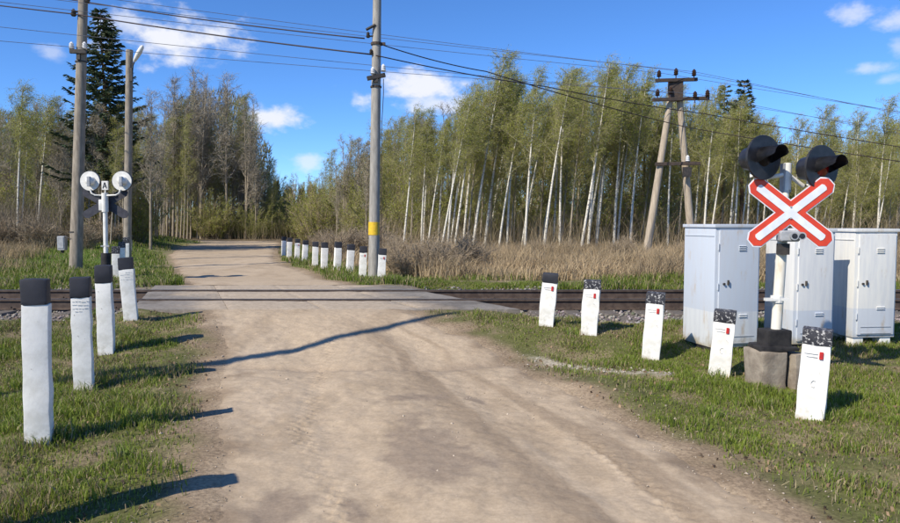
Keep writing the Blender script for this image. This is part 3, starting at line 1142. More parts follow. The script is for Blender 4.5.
# centre pole with the yellow band
cp = ground_at(373.5, 279)
root = tag(empty('utility_pole', cp), 'round grey concrete utility pole with yellow band among the far bollards', 'utility pole')
ht = 9.2
lx = at(377, 0, cp.y).x - cp.x
lx = lx * ht / (zat(0, cp.y) - cp.z)
pole_body(ht, .148, .09, (lx, 0)).build('pole', M['concrete_pole'], root, True, 50)
def cpx(z): return lx * z / ht
z0, z1 = zat(235, cp.y) - cp.z, zat(222, cp.y) - cp.z
def rad(z): return .148 - .058 * (z + .4) / (ht + .4)
MB().tube([(cpx(z0), 0, z0), (cpx(z1), 0, z1)], [rad(z0) + .006, rad(z1) + .006], 16).build('yellow_band', M['yellow'], root, True, 50)
z = zat(78, cp.y) - cp.z
MB().box((cpx(z) + .02, -.15, z), (.46, .08, .10), Matrix.Rotation(-.25, 3, 'Y') @ Matrix.Rotation(.25, 3, 'Z'), bevel=.01).box((cpx(z), -.13, z - .03), (.12, .1, .2)).build('crossarm', M['dark_metal'], root)
for dx, dz in ((-.06, .02), (.20, .09)):
    m = MB(); insulator(m, (cpx(z) + dx, -.17, z + dz + .03), 1.5); m.build('insulator', M['porcelain'], root, True, 60)
for py, dx in ((37, -.2), (54, -.12)):
    z = zat(py, cp.y) - cp.z
    m = MB().tube([(cpx(z), -.05, z + .02), (cpx(z) + dx, -.08, z - .01)], .02, 6)
    insulator(m, (cpx(z) + dx, -.08, z - .04), 1.2)
    m.build('insulator_bracket', M['dark_metal'], root, True, 60)
z = zat(28, cp.y) - cp.z
MB().tube([(cpx(z) - .02, -.1, z + .05), (cpx(z) - .24, -.14, z - .08)], .035, 8).build('hook_arm', M['dark_metal'], root)
z = zat(44, cp.y) - cp.z
MB().tube([(cpx(z), 0, z - .03), (cpx(z), 0, z + .03)], .14, 12).box((cpx(z) + .17, 0, z), (.1, .06, .07)).build('clamp', M['rust_metal'], root)
z = zat(87, cp.y) - cp.z
MB().tube([(cpx(z), 0, z - .02), (cpx(z), 0, z + .02)], .14, 12).build('clamp', M['rust_metal'], root)
za = zat(80, cp.y) - cp.z
MB().tube([(cpx(za) + .2, -.15, za), (cpx(za - .3) + .2, -.1, za - .35), (cpx(za - 1) + .16, -.05, za - 1.1), (cpx(.3) + .185, -.04, .1)], .009, 5).build('down_cable', M['cable'], root)

# left pole
lp = ground_at(75, 269)
root = tag(empty('utility_pole', lp), 'brownish concrete utility pole with meter box at far left', 'utility pole')
ht = 9.3
lxl = (at(83, 0, lp.y).x - lp.x) * ht / (zat(0, lp.y) - lp.z)
pole_body(ht, .19, .12, (lxl, 0)).build('pole', M['concrete_pole_brown'], root, True, 50)
def lpx(z): return lxl * z / ht
z = zat(53, lp.y) - lp.z
MB().box((lpx(z), -.18, z), (.46, .09, .12), Matrix.Rotation(.12, 3, 'Z'), bevel=.01).box((lpx(z), -.15, z - .12), (.1, .1, .22)).build('crossarm', M['dark_metal'], root)
for dx in (-.19, .19):
    m = MB(); insulator(m, (lpx(z) + dx, -.18, z + .06), 1.8); m.build('insulator', M['porcelain'], root, True, 60)
for py, dx in ((14, -.2), (1, .2)):
    z = zat(py, lp.y) - lp.z
    m = MB().tube([(lpx(z), -.05, z + .06), (lpx(z) + dx, -.12, z + .02)], .025, 6)
    insulator(m, (lpx(z) + dx, -.12, z - .1), 1.8)
    m.build('insulator_bracket', M['dark_metal'], root, True, 60)
for py in (62, 232):
    z = zat(py, lp.y) - lp.z
    MB().tube([(lpx(z), 0, z - .02), (lpx(z), 0, z + .02)], .185 if py > 100 else .165, 12).build('clamp', M['dark_metal'], root)
z = zat(243, lp.y) - lp.z
bxm = MB().box((-.30, -.1, z), (.22, .18, .42), bevel=.03, seg=2).build('meter_box', M['grey_metal'], root, True, 40)
MB().box((-.30, -.195, z + .02), (.17, .012, .34), bevel=.004, seg=1).build('box_lid', M['grey_metal'], bxm)
MB().tube([(-.30, -.1, z - .2), (-.29, -.1, z - .30)], [.06, .03], 8).build('cable_gland', M['dark_metal'], bxm)
MB().tube([(-.02, -.19, z + .16), (-.3, -.1, z + .19)], .012, 6).build('bracket', M['dark_metal'], bxm)

# lamp pole
lm = at(127, 262, 27.0); lm.z = gz(lm.x, lm.y)
root = tag(empty('street_lamp', lm), 'slim concrete lamp pole with tilted white lamp head in front of the spruce', 'street lamp')
ht = zat(50, 27) - lm.z
lxm = at(129.5, 50, 27).x - lm.x
pole_body(ht, .15, .13, (lxm, 0)).build('pole', M['concrete_pole_brown'], root, True, 50)
z = zat(66, 27) - lm.z
MB().tube([(lxm + .1, -.1, z - .55), (lxm + .18, -.14, z), (lxm + .34, -.2, z + .28)], .025, 6).build('lamp_arm', M['dark_metal'], root)
m = MB()
a, b = Vector((lxm + .24, -.18, z + .12)), Vector((lxm + .66, -.34, z + .68))
m.tube([a + (b - a) * t for t in (0, .08, .3, .6, .9, 1)], [.03, .06, .085, .10, .075, .03], 12)
m.build('lamp_head', M['white_metal'], root, True, 50)
MB().box((lxm + .09, -.12, z - .35), (.12, .1, .5)).build('control_box', M['dark_metal'], root)

# pole outside the view whose long shadow crosses the road
sp = Vector((-7.95, 2.4, 0))
sp.z = gz(sp.x, sp.y)
root = tag(empty('utility_pole', sp), 'utility pole outside the view at left, casting the long shadow across the road', 'utility pole')
pole_body(9.65, .14, .075).build('pole', M['concrete_pole'], root, True, 50)
MB().tube([(0, 0, 9.64), (0, 0, 9.68)], .08, 12).build('pole_cap', M['dark_metal'], root)

# A-frame pole
AD = 25.4
b1, b2, tp = at(645, 262, AD), at(693.5, 258, AD + .4), at(675.5, 84, AD)
b1.z, b2.z = gz(b1.x, b1.y), gz(b2.x, b2.y)
root = tag(empty('a_frame_pole', ((b1.x + b2.x) / 2, AD, gz((b1.x + b2.x) / 2, AD))), 'two-legged timber pole with brown insulators standing behind the cabinets', 'utility pole')
R0 = root.location.copy()


def loc(p): return Vector(p) - R0


for b, dx in ((b1, -.10), (b2, .10)):
    top = Vector((tp.x + dx, tp.y, tp.z))
    lo = b + (b - top).normalized() * .3
    MB().tube([loc(lo + (top - lo) * t) for t in np.linspace(0, 1, 8)], [.155 - .05 * t for t in np.linspace(0, 1, 8)], 12).build('leg', M['wood_pole'], root, True, 50)
z = zat(164, AD)
c = at(676.5, 164, AD)
MB().box(loc((c.x, AD - .14, z)), (1.6, .10, .12), Matrix.Rotation(-.02, 3, 'Y'), bevel=.01).build('brace', M['rust_metal'], root)
m = MB(); insulator(m, loc((c.x + .35, AD - .14, z + .06)), 2); m.build('insulator', M['porcelain'], root, True, 60)
MB().box(loc(at(687, 172, AD - .12)), (.3, .1, .35)).build('switch_box', M['dark_metal'], root)
for pya, pxa, wid in ((80, 676.5, 1.55), (99, 681, 2.1)):
    c = at(pxa, pya, AD - .16)
    MB().box(loc(c), (wid, .10, .12), Matrix.Rotation(-.05, 3, 'Y') @ Matrix.Rotation(.12, 3, 'Z'), bevel=.01).build('crossarm', M['rust_metal'], root)
c = at(675.5, 90, AD - .05)
MB().box(loc(c), (.5, .2, .8), bevel=.02).build('head_bracket', M['rust_metal'], root)
INS = [(659, 77), (676, 75), (694, 76), (657.5, 96), (670.5, 94), (695, 98), (707.5, 96.5)]
ins_pts = []
for px, py in INS:
    p = at(px, py, AD - .18)
    m = MB(); m.tube([loc(p - Vector((0, 0, .17))), loc(p)], .02, 6); insulator(m, loc(p), 2.0); m.build('insulator', M['brown_porcelain'], root, True, 60)
    ins_pts.append(p + Vector((0, 0, .15)))


def cable(pts, r, sag, label, mat, name='overhead_wire', grp=None):
    m = MB()
    allp = []
    for a, b in zip(pts[:-1], pts[1:]):
        a, b = Vector(a), Vector(b)
        k = 14
        for i in range(k + (1 if b == Vector(pts[-1]) else 0)):
            t = i / k
            p = a.lerp(b, t)
            p.z -= sag * 4 * t * (1 - t)
            allp.append(p)
    m.tube(allp, r, 5)
    return tag(m.build(name, mat, None, True), label, 'wire', grp)


cable([at(-260, -55, 30), at(89, 2.5, lp.y - .15), at(364.5, 38.5, cp.y - .1)], .017, .06, 'upper thick dark cable from the left pole to the yellow-banded pole', M['cable'])
cable([at(-260, -28, 30), at(77, 14.5, lp.y - .15), at(371.5, 54.5, cp.y - .1)], .019, .05, 'lower thick dark cable from the left pole to the yellow-banded pole', M['cable'])
cable([at(381, 44.5, cp.y - .05), at(486, 71.5, cp.y + 2.4), at(690, 128, AD - .3), at(1100, 190, 22)], .015, .06, 'thick dark cable falling from the yellow-banded pole to the two-legged pole', M['cable'])
cable([at(376, 55.5, cp.y - .15), at(545, 86.5, cp.y + 3.8), at(702, 113.5, AD + .5), at(1100, 178, 24)], .015, .05, 'thick dark cable passing over the two-legged pole towards the right edge', M['cable'])
TW = ['faint thin wire, topmost on the two-legged pole\'s left insulator', 'faint thin wire on the topmost middle insulator of the two-legged pole', 'faint thin wire on the topmost right insulator of the two-legged pole',
      'faint thin wire on the lower left insulator of the two-legged pole', 'faint thin wire on the lower right insulator of the two-legged pole']
for (k, y0), lb in zip(((0, 2), (1, -16), (2, -7), (3, 27), (5, 41)), TW):
    p = ins_pts[k]
    cable([at(-150, y0 - 18, 16.0 + k * .1), at(0, y0, 18.1 + k * .12), p, at(1150, 150 + k * 6, 34)], .0075, .05, lb, M['wire'], grp='thin wires of the far line')


# ------------------------------------------------------------------ crossing signals
def arm_poly(L, w, tip):
    return [(-L, 0), (-L + tip, w), (L - tip, w), (L, 0), (L - tip, -w), (-L + tip, -w)]


def x_poly(L, w, ang, tip, grow=0.0):
    """outline of an X of two arms"""
    w = w + grow
    L = L + grow * 1.2
    c, s = math.cos(ang), math.sin(ang)
    # inner notch points: right/left and top/bottom
    nx_, ny_ = w / s, w / c
    pts = []
    for sx, sy in ((1, 1), (-1, 1), (-1, -1), (1, -1)):
        d = Vector((c * sx, s * sy))
        nrm = Vector((-s * sx, c * sy))       # towards the top/bottom side
        e1 = d * (L - tip) + nrm * w
        e2 = d * (L - tip) - nrm * w
        t = d * L
        n1 = nrm * (w * .45)
        quad = [Vector((nx_ * sx, 0)), e2, t - n1, t + n1, e1]
        if sx * sy < 0:
            quad = [Vector((0, ny_ * sy)), e1, t + n1, t - n1, e2]
        else:
            quad = [Vector((nx_ * sx, 0)), e2, t - n1, t + n1, e1]
        pts += quad
    return [(p.x, p.y) for p in pts]


def build_signal_right():
    bp = ground_at(773, 391)
    d = bp.y + .18
    bx0 = at(774, 350, d).x
    root = tag(empty('crossing_signal', (bx0, d, gz(bx0, d))), 'level crossing signal with red and white saltire and two black lamp heads', 'crossing signal')
    R = root.location.copy()
    def lc(px, py, dd=0): return at(px, py, d + dd) - R
    # foundation: two weathered concrete pieces
    a = lc(760, 349)
    top = a.z
    m = MB().box((lc(765, 370).x, 0, top / 2 - .1), (.24, .30, top + .2), Matrix.Rotation(.12, 3, 'Z'), bevel=.02)
    bmesh.ops.subdivide_edges(m.bm, edges=list(m.bm.edges), cuts=3, use_grid_fill=True)
    m.jitter(.03, 7, 3).build('foundation', M['rough_concrete'], root, True, 35)
    m = MB().box((lc(788.5, 370).x, -.03, top / 2 - .12), (.12, .27, top + .2), Matrix.Rotation(.25, 3, 'Z'), bevel=.02)
    bmesh.ops.subdivide_edges(m.bm, edges=list(m.bm.edges), cuts=3, use_grid_fill=True)
    m.jitter(.03, 8, 13).build('foundation', M['rough_concrete'], root, True, 35)
    m = MB().box((lc(773, 350).x, 0, top + .012), (.34, .30, .05), bevel=.015)
    bmesh.ops.subdivide_edges(m.bm, edges=list(m.bm.edges), cuts=3, use_grid_fill=True)
    m.jitter(.05, 9, 23).build('footing_cap', M['bitumen'], root, True, 35)
    zb = lc(0, 331).z
    MB().box((lc(774, 340).x, 0, (top + zb) / 2 + .02), (.23, .2, zb - top), Matrix.Rotation(.1, 3, 'Z'), bevel=.02).build('post_socket', M['bitumen'], root)
    p0, p1 = lc(776, 332), lc(787.5, 166)
    MB().tube([p0 + (p1 - p0) * t for t in np.linspace(0, 1, 7)], [.047, .047, .047, .046, .036, .03, .028], 14).build('post', M['post_paint'], root, True, 50)
    q = lc(777, 299)
    MB().box((q.x - .02, -.03, q.z), (.21, .05, .025)).tube([(q.x, 0, q.z - .03), (q.x, 0, q.z + .03)], .057, 12).build('clamp', M['white_metal'], root)
    # saltire
    face = math.radians(-10)                 # turn of the plate about the vertical
    u = Vector((math.cos(face), math.sin(face), 0))
    nrm = Vector((math.sin(face), -math.cos(face), 0))
    v = Vector((0, 0, 1))
    ctr = lc(790.3, 212.5, -.10)
    ang = math.radians(39.5)
    L0, W0 = .425, .078
    cross = MB().prism(x_poly(L0, W0, ang, .05, .009), ctr, u, v, nrm, .010).build('saltire', M['sign_white'], root)
    MB().prism(x_poly(L0, W0, ang, .05), ctr + nrm * .007, u, v, nrm, .006).build('red_border', M['sign_red'], cross)
    MB().prism(x_poly(L0 - .06, .032, ang, .012), ctr + nrm * .012, u, v, nrm, .006).build('white_stripe', M['sign_white'], cross)
    MB().prism(x_poly(L0 - .01, W0 - .01, ang, .05), ctr - nrm * .008, u, v, nrm, .004).build('sign_back', M['sign_back'], cross)
    MB().box(ctr + Vector((0, .055, .06)), (.12, .09, .05)).box(ctr + Vector((0, .055, -.06)), (.12, .09, .05)).build('sign_bracket', M['grey_metal'], root)
    for a_ in (0, 1):
        MB().tube([ctr + v * (.05 - .1 * a_) + nrm * .012, ctr + v * (.05 - .1 * a_) + nrm * .022], .008, 8).build('bolt', M['grey_metal'], cross)
    # horn box under the saltire
    hb = lc(788, 236, -.09)
    hbx = MB().box(hb, (.17, .14, .10), Matrix.Rotation(face, 3, 'Z'), bevel=.03, seg=3).build('bell_housing', M['grey_metal'], root, True, 40)
    for px in (793.5, 801):
        h0 = lc(px, 236, -.16)
        ring = MB()
        ring.tube([h0 - nrm * .05, h0 + nrm * .035], [.032, .036], 16)
        ring.build('horn', M['grey_metal'], hbx, True, 50)
        MB().tube([h0 + nrm * .036, h0 + nrm * .038], .024, 16).build('horn_mouth', M['black_metal'], hbx)
    MB().box(lc(783, 249, -.05), (.08, .09, .10)).build('bell_bracket', M['dark_metal'], root)
    # heads
    hf = math.radians(22)
    hn = Vector((math.sin(hf), -math.cos(hf), 0))
    hu = Vector((math.cos(hf), math.sin(hf), 0))
    for i, (px, py) in enumerate(((763.5, 157.5), (821.5, 167.5))):
        c = lc(px, py, -.10)
        Rr = .2
        ci = [(Rr * math.cos(t), Rr * math.sin(t)) for t in np.linspace(0, 2 * math.pi, 40, endpoint=False)]
        hd = MB()
        hd.tube([c - hn * .012, c - hn * .006, c + hn * .010], [Rr - .004, Rr, Rr - .004], 44)
        hd.tube([c - hn * .20, c - hn * .19, c - hn * .05, c - hn * .011], [.08, .10, .125, .13], 24)
        head = hd.build('signal_head', M['black_metal'], root, True, 40)
        MB().tube([c - hn * .014, c - hn * .013], Rr - .015, 44).build('shield_back', M['white_metal'], head)
        lens = MB()
        lens.tube([c + hn * (.011 + .03 * (1 - (k / 5) ** 2)) for k in range(5, -1, -1)], [.08 * max(k, .15) / 5 for k in range(5, -1, -1)], 24)
        lens.build('lens', M['lens_red'] if i else M['lens_dark'], head, True, 60)
        # hood: open-bottomed tube longer at the top
        bm = bmesh.new()
        rows = []
        na, nl = 26, 8
        for j in range(nl + 1):
            row = []
            for k in range(na + 1):
                t = math.radians(-30 + 240 * k / na)
                top_k = max(0.0, math.sin(t))
                s = j / nl * (.02 + .175 * min(1.0, max(0.0, (math.sin(t) + .5) / .5)))
                rr = .094 - .016 * (s / .2)
                p = c + hn * (.008 + s) + hu * (rr * math.cos(t)) + Vector((0, 0, 1)) * (rr * math.sin(t) + .02 * s / .2)
                row.append(bm.verts.new(p))
            rows.append(row)
        for a_, b_ in zip(rows[:-1], rows[1:]):
            for k in range(na):
                bm.faces.new((a_[k], a_[k + 1], b_[k + 1], b_[k]))
        bmesh.ops.solidify(bm, geom=list(bm.faces), thickness=.006)
        bmesh.ops.recalc_face_normals(bm, faces=bm.faces)
        me = bpy.data.meshes.new('hood')
        bm.to_mesh(me); bm.free()
        me.materials.append(M['black_metal'])
        for p_ in me.polygons: p_.use_smooth = True
        me.set_sharp_from_angle(angle=math.radians(40))
        link(bpy.data.objects.new('hood', me), head)
        e = c - hn * .13
        top_p = lc(787.5, 172)
        MB().tube([e + Vector((0, 0, -.02)), e + Vector((0, 0, -.16)), (e + Vector((0, 0, -.20))).lerp(top_p, .25), top_p + Vector((0, .0, -.02))], .02, 8).build('head_arm', M['white_metal'], root, True, 60)
    MB().tube([lc(786.8, 190), lc(787.8, 163)], .034, 12).build('post_top', M['white_metal'], root, True, 50)
    MB().box(lc(785.5, 178, .02), (.07, .08, .26)).build('junction_box', M['grey_metal'], root)


build_signal_right()


def build_signal_left():
    d = 16.6
    b = at(106, 280, d)
    root = tag(empty('crossing_signal', (b.x, d, gz(b.x, d))), 'level crossing signal seen from behind with two white round shields and dark cross', 'crossing signal')
    R = root.location.copy()
    def lc(px, py, dd=0): return at(px, py, d + dd) - R
    MB().tube([lc(106, 290), lc(106, 253)], .11, 12).build('post_socket', M['bitumen'], root, True, 50)
    MB().tube([lc(106, 256), lc(105, 196)], .052, 12).build('post', M['white_metal'], root, True, 50)
    MB().tube([lc(105.2, 212), lc(104.9, 193)], .075, 12).box(lc(102, 205), (.12, .1, .26), bevel=.02).build('post_top', M['white_metal'], root, True, 50)
    q = lc(105.8, 246)
    MB().box(q + Vector((0, -.03, 0)), (.2, .04, .03)).build('clamp', M['grey_metal'], root)
    ctr = lc(105.5, 203.5, .12)
    u, v, nrm = Vector((1, 0, 0)), Vector((0, 0, 1)), Vector((0, 1, 0))
    x = MB().prism(x_poly(.60, .10, math.radians(30), .07), ctr, u, v, nrm, .02).build('saltire', M['sign_back'], root)
    MB().prism(x_poly(.58, .09, math.radians(30), .07), ctr + nrm * .013, u, v, nrm, .004).build('sign_front', M['sign_red'], x)
    for px, s in ((90, -1), (122, 1)):
        c = lc(px, 181)
        h = MB().tube([c - Vector((0, .012, 0)), c + Vector((0, .012, 0))], .228, 36).build('signal_head', M['white_metal'], root, True, 40)
        MB().tube([c + Vector((0, .013, 0)), c + Vector((0, .03, 0))], .244, 36).build('shield_front', M['black_metal'], h, True, 40)
        MB().tube([c + Vector((.03, -.01, 0)), c + Vector((.03, -.10, 0)), c + Vector((.03, -.14, 0))], [.11, .10, .05], 16).build('lamp_housing', M['white_metal'], h, True, 50)
        MB().box(c + Vector((.035, -.13, -.02)), (.07, .06, .24), bevel=.015).build('hinge', M['grey_metal'], h)
        MB().tube([c + Vector((0, .03, -.0)), c + Vector((0, .32, -.03))], [.13, .11], 16).build('hood', M['black_metal'], h, True, 50)
        e = lc(105, 195.5)
        MB().tube([c + Vector((-.02 * s, -.04, -.2)), c + Vector((-.05 * s, -.05, -.29)), c + Vector((-.13 * s, -.05, -.335)), (e.x, e.y - .02, e.z)], .022, 8).build('head_arm', M['white_metal'], root, True, 60)
    p = lc(105.2, 185.5, -.02)
    pl = MB().box(p, (.15, .05, .21), bevel=.01).tube([p - Vector((0, 0, .1)), lc(105.2, 196)], .02, 8).build('number_plate', M['white_metal'], root)
    lo = [(-.055, -.07), (-.03, -.07), (-.018, -.03), (.018, -.03), (.03, -.07), (.055, -.07), (.014, .07), (-.014, .07)]
    MB().prism(lo, p + Vector((0, -.027, 0)), (1, 0, 0), (0, 0, 1), (0, -1, 0), .004).build('letter', M['black_metal'], pl)
    MB().prism([(-.009, -.012), (.009, -.012), (0, .03)], p + Vector((0, -.031, 0)), (1, 0, 0), (0, 0, 1), (0, -1, 0), .003).build('letter_counter', M['white_metal'], pl)


build_signal_left()


# ------------------------------------------------------------------ relay cabinets
def cabinet(pxc, pyb, pyt, wl, wr, ang, mat, label, base, d=None):
    """pxc: picture column of the near vertical edge; ang: heading of the door face normal"""
    g = ground_at(pxc, pyb)
    ht = at(pxc, pyt, g.y).z - g.z
    # local frame: door face along +X from the near corner, side face along +Y
    root = tag(empty('relay_cabinet', g, (0, 0, ang)), label, 'cabinet', 'relay cabinets by the crossing signal')
    z0 = base
    MB().box((wr / 2, wl / 2, (z0 + ht - .04) / 2), (wr, wl, ht - .04 - z0), bevel=.008).build('body', mat, root, True, 40)
    MB().box((wr / 2, wl / 2, ht - .021), (wr + .035, wl + .035, .036), bevel=.008).build('roof', mat, root, True, 40)
    dr = MB().box((wr / 2 + .01, -.008, z0 + (ht - z0) / 2 - .015), (wr - .07, .018, ht - z0 - .10), bevel=.005).build('door', mat, root, True, 40)
    for k in range(3):
        MB().box((wr * .58, -.022, ht * .80 + k * .022), (.09, .014, .009), Matrix.Rotation(.5, 3, 'X')).build('vent_slat', mat, dr)
    for k in range(2):
        MB().box((wr * .62, -.022, z0 + ht * .24 + k * .022), (.10, .014, .008), Matrix.Rotation(.5, 3, 'X')).build('vent_slat', mat, dr)
    lk = MB().tube([(wr * .18, -.012, ht * .54), (wr * .18, -.035, ht * .54)], .013, 10).build('lock', M['dark_metal'], dr)
    MB().box((wr * .27, -.025, ht * .55), (.014, .03, .055), bevel=.004).build('handle', M['dark_metal'], dr)
    MB().box((wr / 2 + .01, -.0195, z0 + .125), (wr * .72, .006, .006)).box((wr / 2 + .01, -.0195, z0 + .05), (wr * .72, .006, .006)).build('panel_seam', M['grey_metal'], dr)
    MB().box((-.003, wl / 2, ht - .13), (.008, wl - .04, .012)).build('side_seam', mat, root)
    for k in range(3):
        MB().tube([(.028, -.019, z0 + .25 + k * (ht - z0 - .5) / 2 - .035), (.028, -.019, z0 + .25 + k * (ht - z0 - .5) / 2 + .035)], .009, 8).build('hinge', mat, dr)
    return root, ht


c1, h1 = cabinet(713, 357, 224, .60, .57, math.radians(14), M['cab_blue'], 'leftmost pale blue steel cabinet with lighter lower third, behind the leaning bollard', .06)
MB().box((.285, .30, -.02), (.54, .57, .16), bevel=.01).build('plinth', M['bitumen'], c1)
c2, h2 = cabinet(792, 350, 228.5, .52, .50, math.radians(10), M['cab_mid'], 'middle steel cabinet standing directly behind the signal post', .06)
MB().box((.25, .26, -.02), (.47, .49, .16), bevel=.01).build('plinth', M['bitumen'], c2)
c3, h3 = cabinet(852, 348, 228.5, .52, .52, math.radians(6), M['cab_white'], 'rightmost off-white cabinet raised on pale feet at picture edge', .12)
for x, y in ((.08, .08), (.42, .08), (.08, .44), (.42, .44)):
    MB().box((x, y, .03), (.13, .13, .185), bevel=.008).build('foot', M['white_post'], c3)


# ------------------------------------------------------------------ trees
class TreeB:
    def __init__(self):
        self.tv, self.tf = [], []
        self.bv, self.bf = [], []
        self.lv, self.lf = [], []

    def tube(self, V, Fc, pts, rad, n):
        base = len(V)
        for i, p in enumerate(pts):
            t = (pts[min(i + 1, len(pts) - 1)] - pts[max(i - 1, 0)])
            t.normalize()
            ref = Vector((1, 0, 0)) if abs(t.z) > .8 else Vector((0, 0, 1))
            u = t.cross(ref).normalized()
            w = t.cross(u)
            for k in range(n):
                a = 2 * math.pi * k / n
                V.append(p + (u * math.cos(a) + w * math.sin(a)) * rad[i])
        for i in range(len(pts) - 1):
            for k in range(n):
                a, b = base + i * n + k, base + i * n + (k + 1) % n
                Fc.append((a, b, b + n))
                Fc.append((a, b + n, a + n))

    def ribbon(self, p0, p1, p2, w, R):
        d = p2 - p0
        s = d.cross(Vector((R.gauss(0, 1), R.gauss(0, 1), R.gauss(0, 1))))
        if s.length < 1e-6:
            return
        s = s.normalized() * w
        b = len(self.bv)
        self.bv += [p0 - s, p0 + s, p1 - s * .8, p1 + s * .8, p2]
        self.bf += [(b, b + 1, b + 3), (b, b + 3, b + 2), (b + 2, b + 3, b + 4)]

    def leaf(self, p, s, R):
        a = Vector((R.gauss(0, 1), R.gauss(0, 1), R.gauss(0, 1))).normalized() * s
        b_ = a.cross(Vector((R.gauss(0, 1), R.gauss(0, 1), R.gauss(0, 1))))
        if b_.length < 1e-6:
            return
        b_ = b_.normalized() * s * .6
        b = len(self.lv)
        self.lv += [p - a * .5, p + b_ * .5, p + a * .5, p - b_ * .5]
        self.lf += [(b, b + 1, b + 2), (b, b + 2, b + 3)]

    def finish(self, name, bark, twig, leaf, label, leafname='foliage'):
        root = empty(name)
        fast_mesh('trunk', [tuple(v) for v in self.tv], self.tf, None, bark, root, True)
        cr = fast_mesh('crown', [tuple(v) for v in self.bv], self.bf, None, twig, root)
        if self.lv:
            fast_mesh(leafname, [tuple(v) for v in self.lv], self.lf, None, leaf, cr)
        return root


def deciduous(seed, Ht, r0, name, bark, twig, leaf, cb=.35, nl=34, up=.9, ll=.24, droop=.35, wind=.3, twn=7, leaves=1.0, lean=0.0, lsize=.055, tww=.006, fork=0):
    R = random.Random(seed)
    T = TreeB()
    n = 14
    wob = [R.uniform(-1, 1) for _ in range(6)]

    def trunk(t, k=0):
        o = .10 * math.sin(t * 4 + wob[0] * 3) * Ht * .12
        return Vector((lean * Ht * t * (.8 + .6 * t) + o * wob[1] + fork * k * t * t * Ht * .1, o * wob[2], Ht * t - .1))
    for k in range(1 + (1 if fork else 0)):
        T.tube(T.tv, T.tf, [trunk(i / n, k) for i in range(n + 1)], [max(.01, r0 * (1.25 if i == 0 else 1) * (1 - i / n) ** .8 + .008) for i in range(n + 1)], 7)
    for i in range(nl):
        q = (i + R.random()) / nl
        t = cb + (.985 - cb) * q ** .85
        k = R.choice((0, 1)) if fork else 0
        p = trunk(t, k)
        az = R.uniform(0, 2 * math.pi)
        rel = (t - cb) / (1 - cb)
        L = Ht * ll * (1 - rel * .78) * (.55 + .55 * min(1, rel * 4 + .25)) * R.uniform(.65, 1.25)
        el = up * R.uniform(.75, 1.2)
        d = Vector((math.cos(az) * math.cos(el), math.sin(az) * math.cos(el), math.sin(el)))
        pts = [p]
        ns = 5
        for s in range(ns):
            f = (s + 1) / ns
            d = (d + Vector((wind * .16, 0, -.10 * droop * f * 2)) + Vector((R.gauss(0, .09), R.gauss(0, .09), R.gauss(0, .06)))).normalized()
            pts.append(pts[-1] + d * L / ns)
        rl = max(.010, r0 * .30 * (1 - t) ** .5 + .006)
        T.tube(T.bv, T.bf, pts, [rl * (1 - .85 * j / ns) + .003 for j in range(ns + 1)], 3)
        nb = max(4, int(11 * L / 2.0))
        for j in range(nb):
            f = .18 + .82 * (j + R.random()) / nb
            a = f * ns
            ia = min(ns - 1, int(a))
            bp = pts[ia].lerp(pts[ia + 1], a - ia)
            bd = (d * .5 + Vector((R.gauss(0, .6), R.gauss(0, .6), R.gauss(.25, .45))) + Vector((wind * .6, 0, 0))).normalized()
            bl = L * R.uniform(.16, .36) + .15
            m1 = bp + bd * bl * .5
            bd2 = (bd + Vector((wind * .7, 0, -droop * .9))).normalized()
            m2 = m1 + bd2 * bl * .5
            T.ribbon(bp, m1, m2, tww * 1.3, R)
            for w in range(twn):
                fw = R.random()
                tp = bp.lerp(m1, fw * 2) if fw < .5 else m1.lerp(m2, fw * 2 - 1)
                td = (bd2 * .5 + Vector((R.gauss(0, .5), R.gauss(0, .5), R.gauss(.1, .45)))).normalized()
                tl = R.uniform(.2, .55)
                t1 = tp + td * tl * .5
                td = (td + Vector((wind * .9, 0, -droop * 1.3))).normalized()
                t2 = t1 + td * tl * .6
                T.ribbon(tp, t1, t2, tww, R)
                nlv = leaves * R.uniform(.4, 1.6)
                for _ in range(int(nlv) + (R.random() < nlv % 1)):
                    g = R.random()
                    lp_ = (tp.lerp(t1, g * 2) if g < .5 else t1.lerp(t2, g * 2 - 1)) + Vector((R.gauss(0, .03), R.gauss(0, .03), R.gauss(0, .03)))
                    T.leaf(lp_, lsize * R.uniform(.6, 1.4), R)
    return T.finish(name, bark, twig, leaf, '')


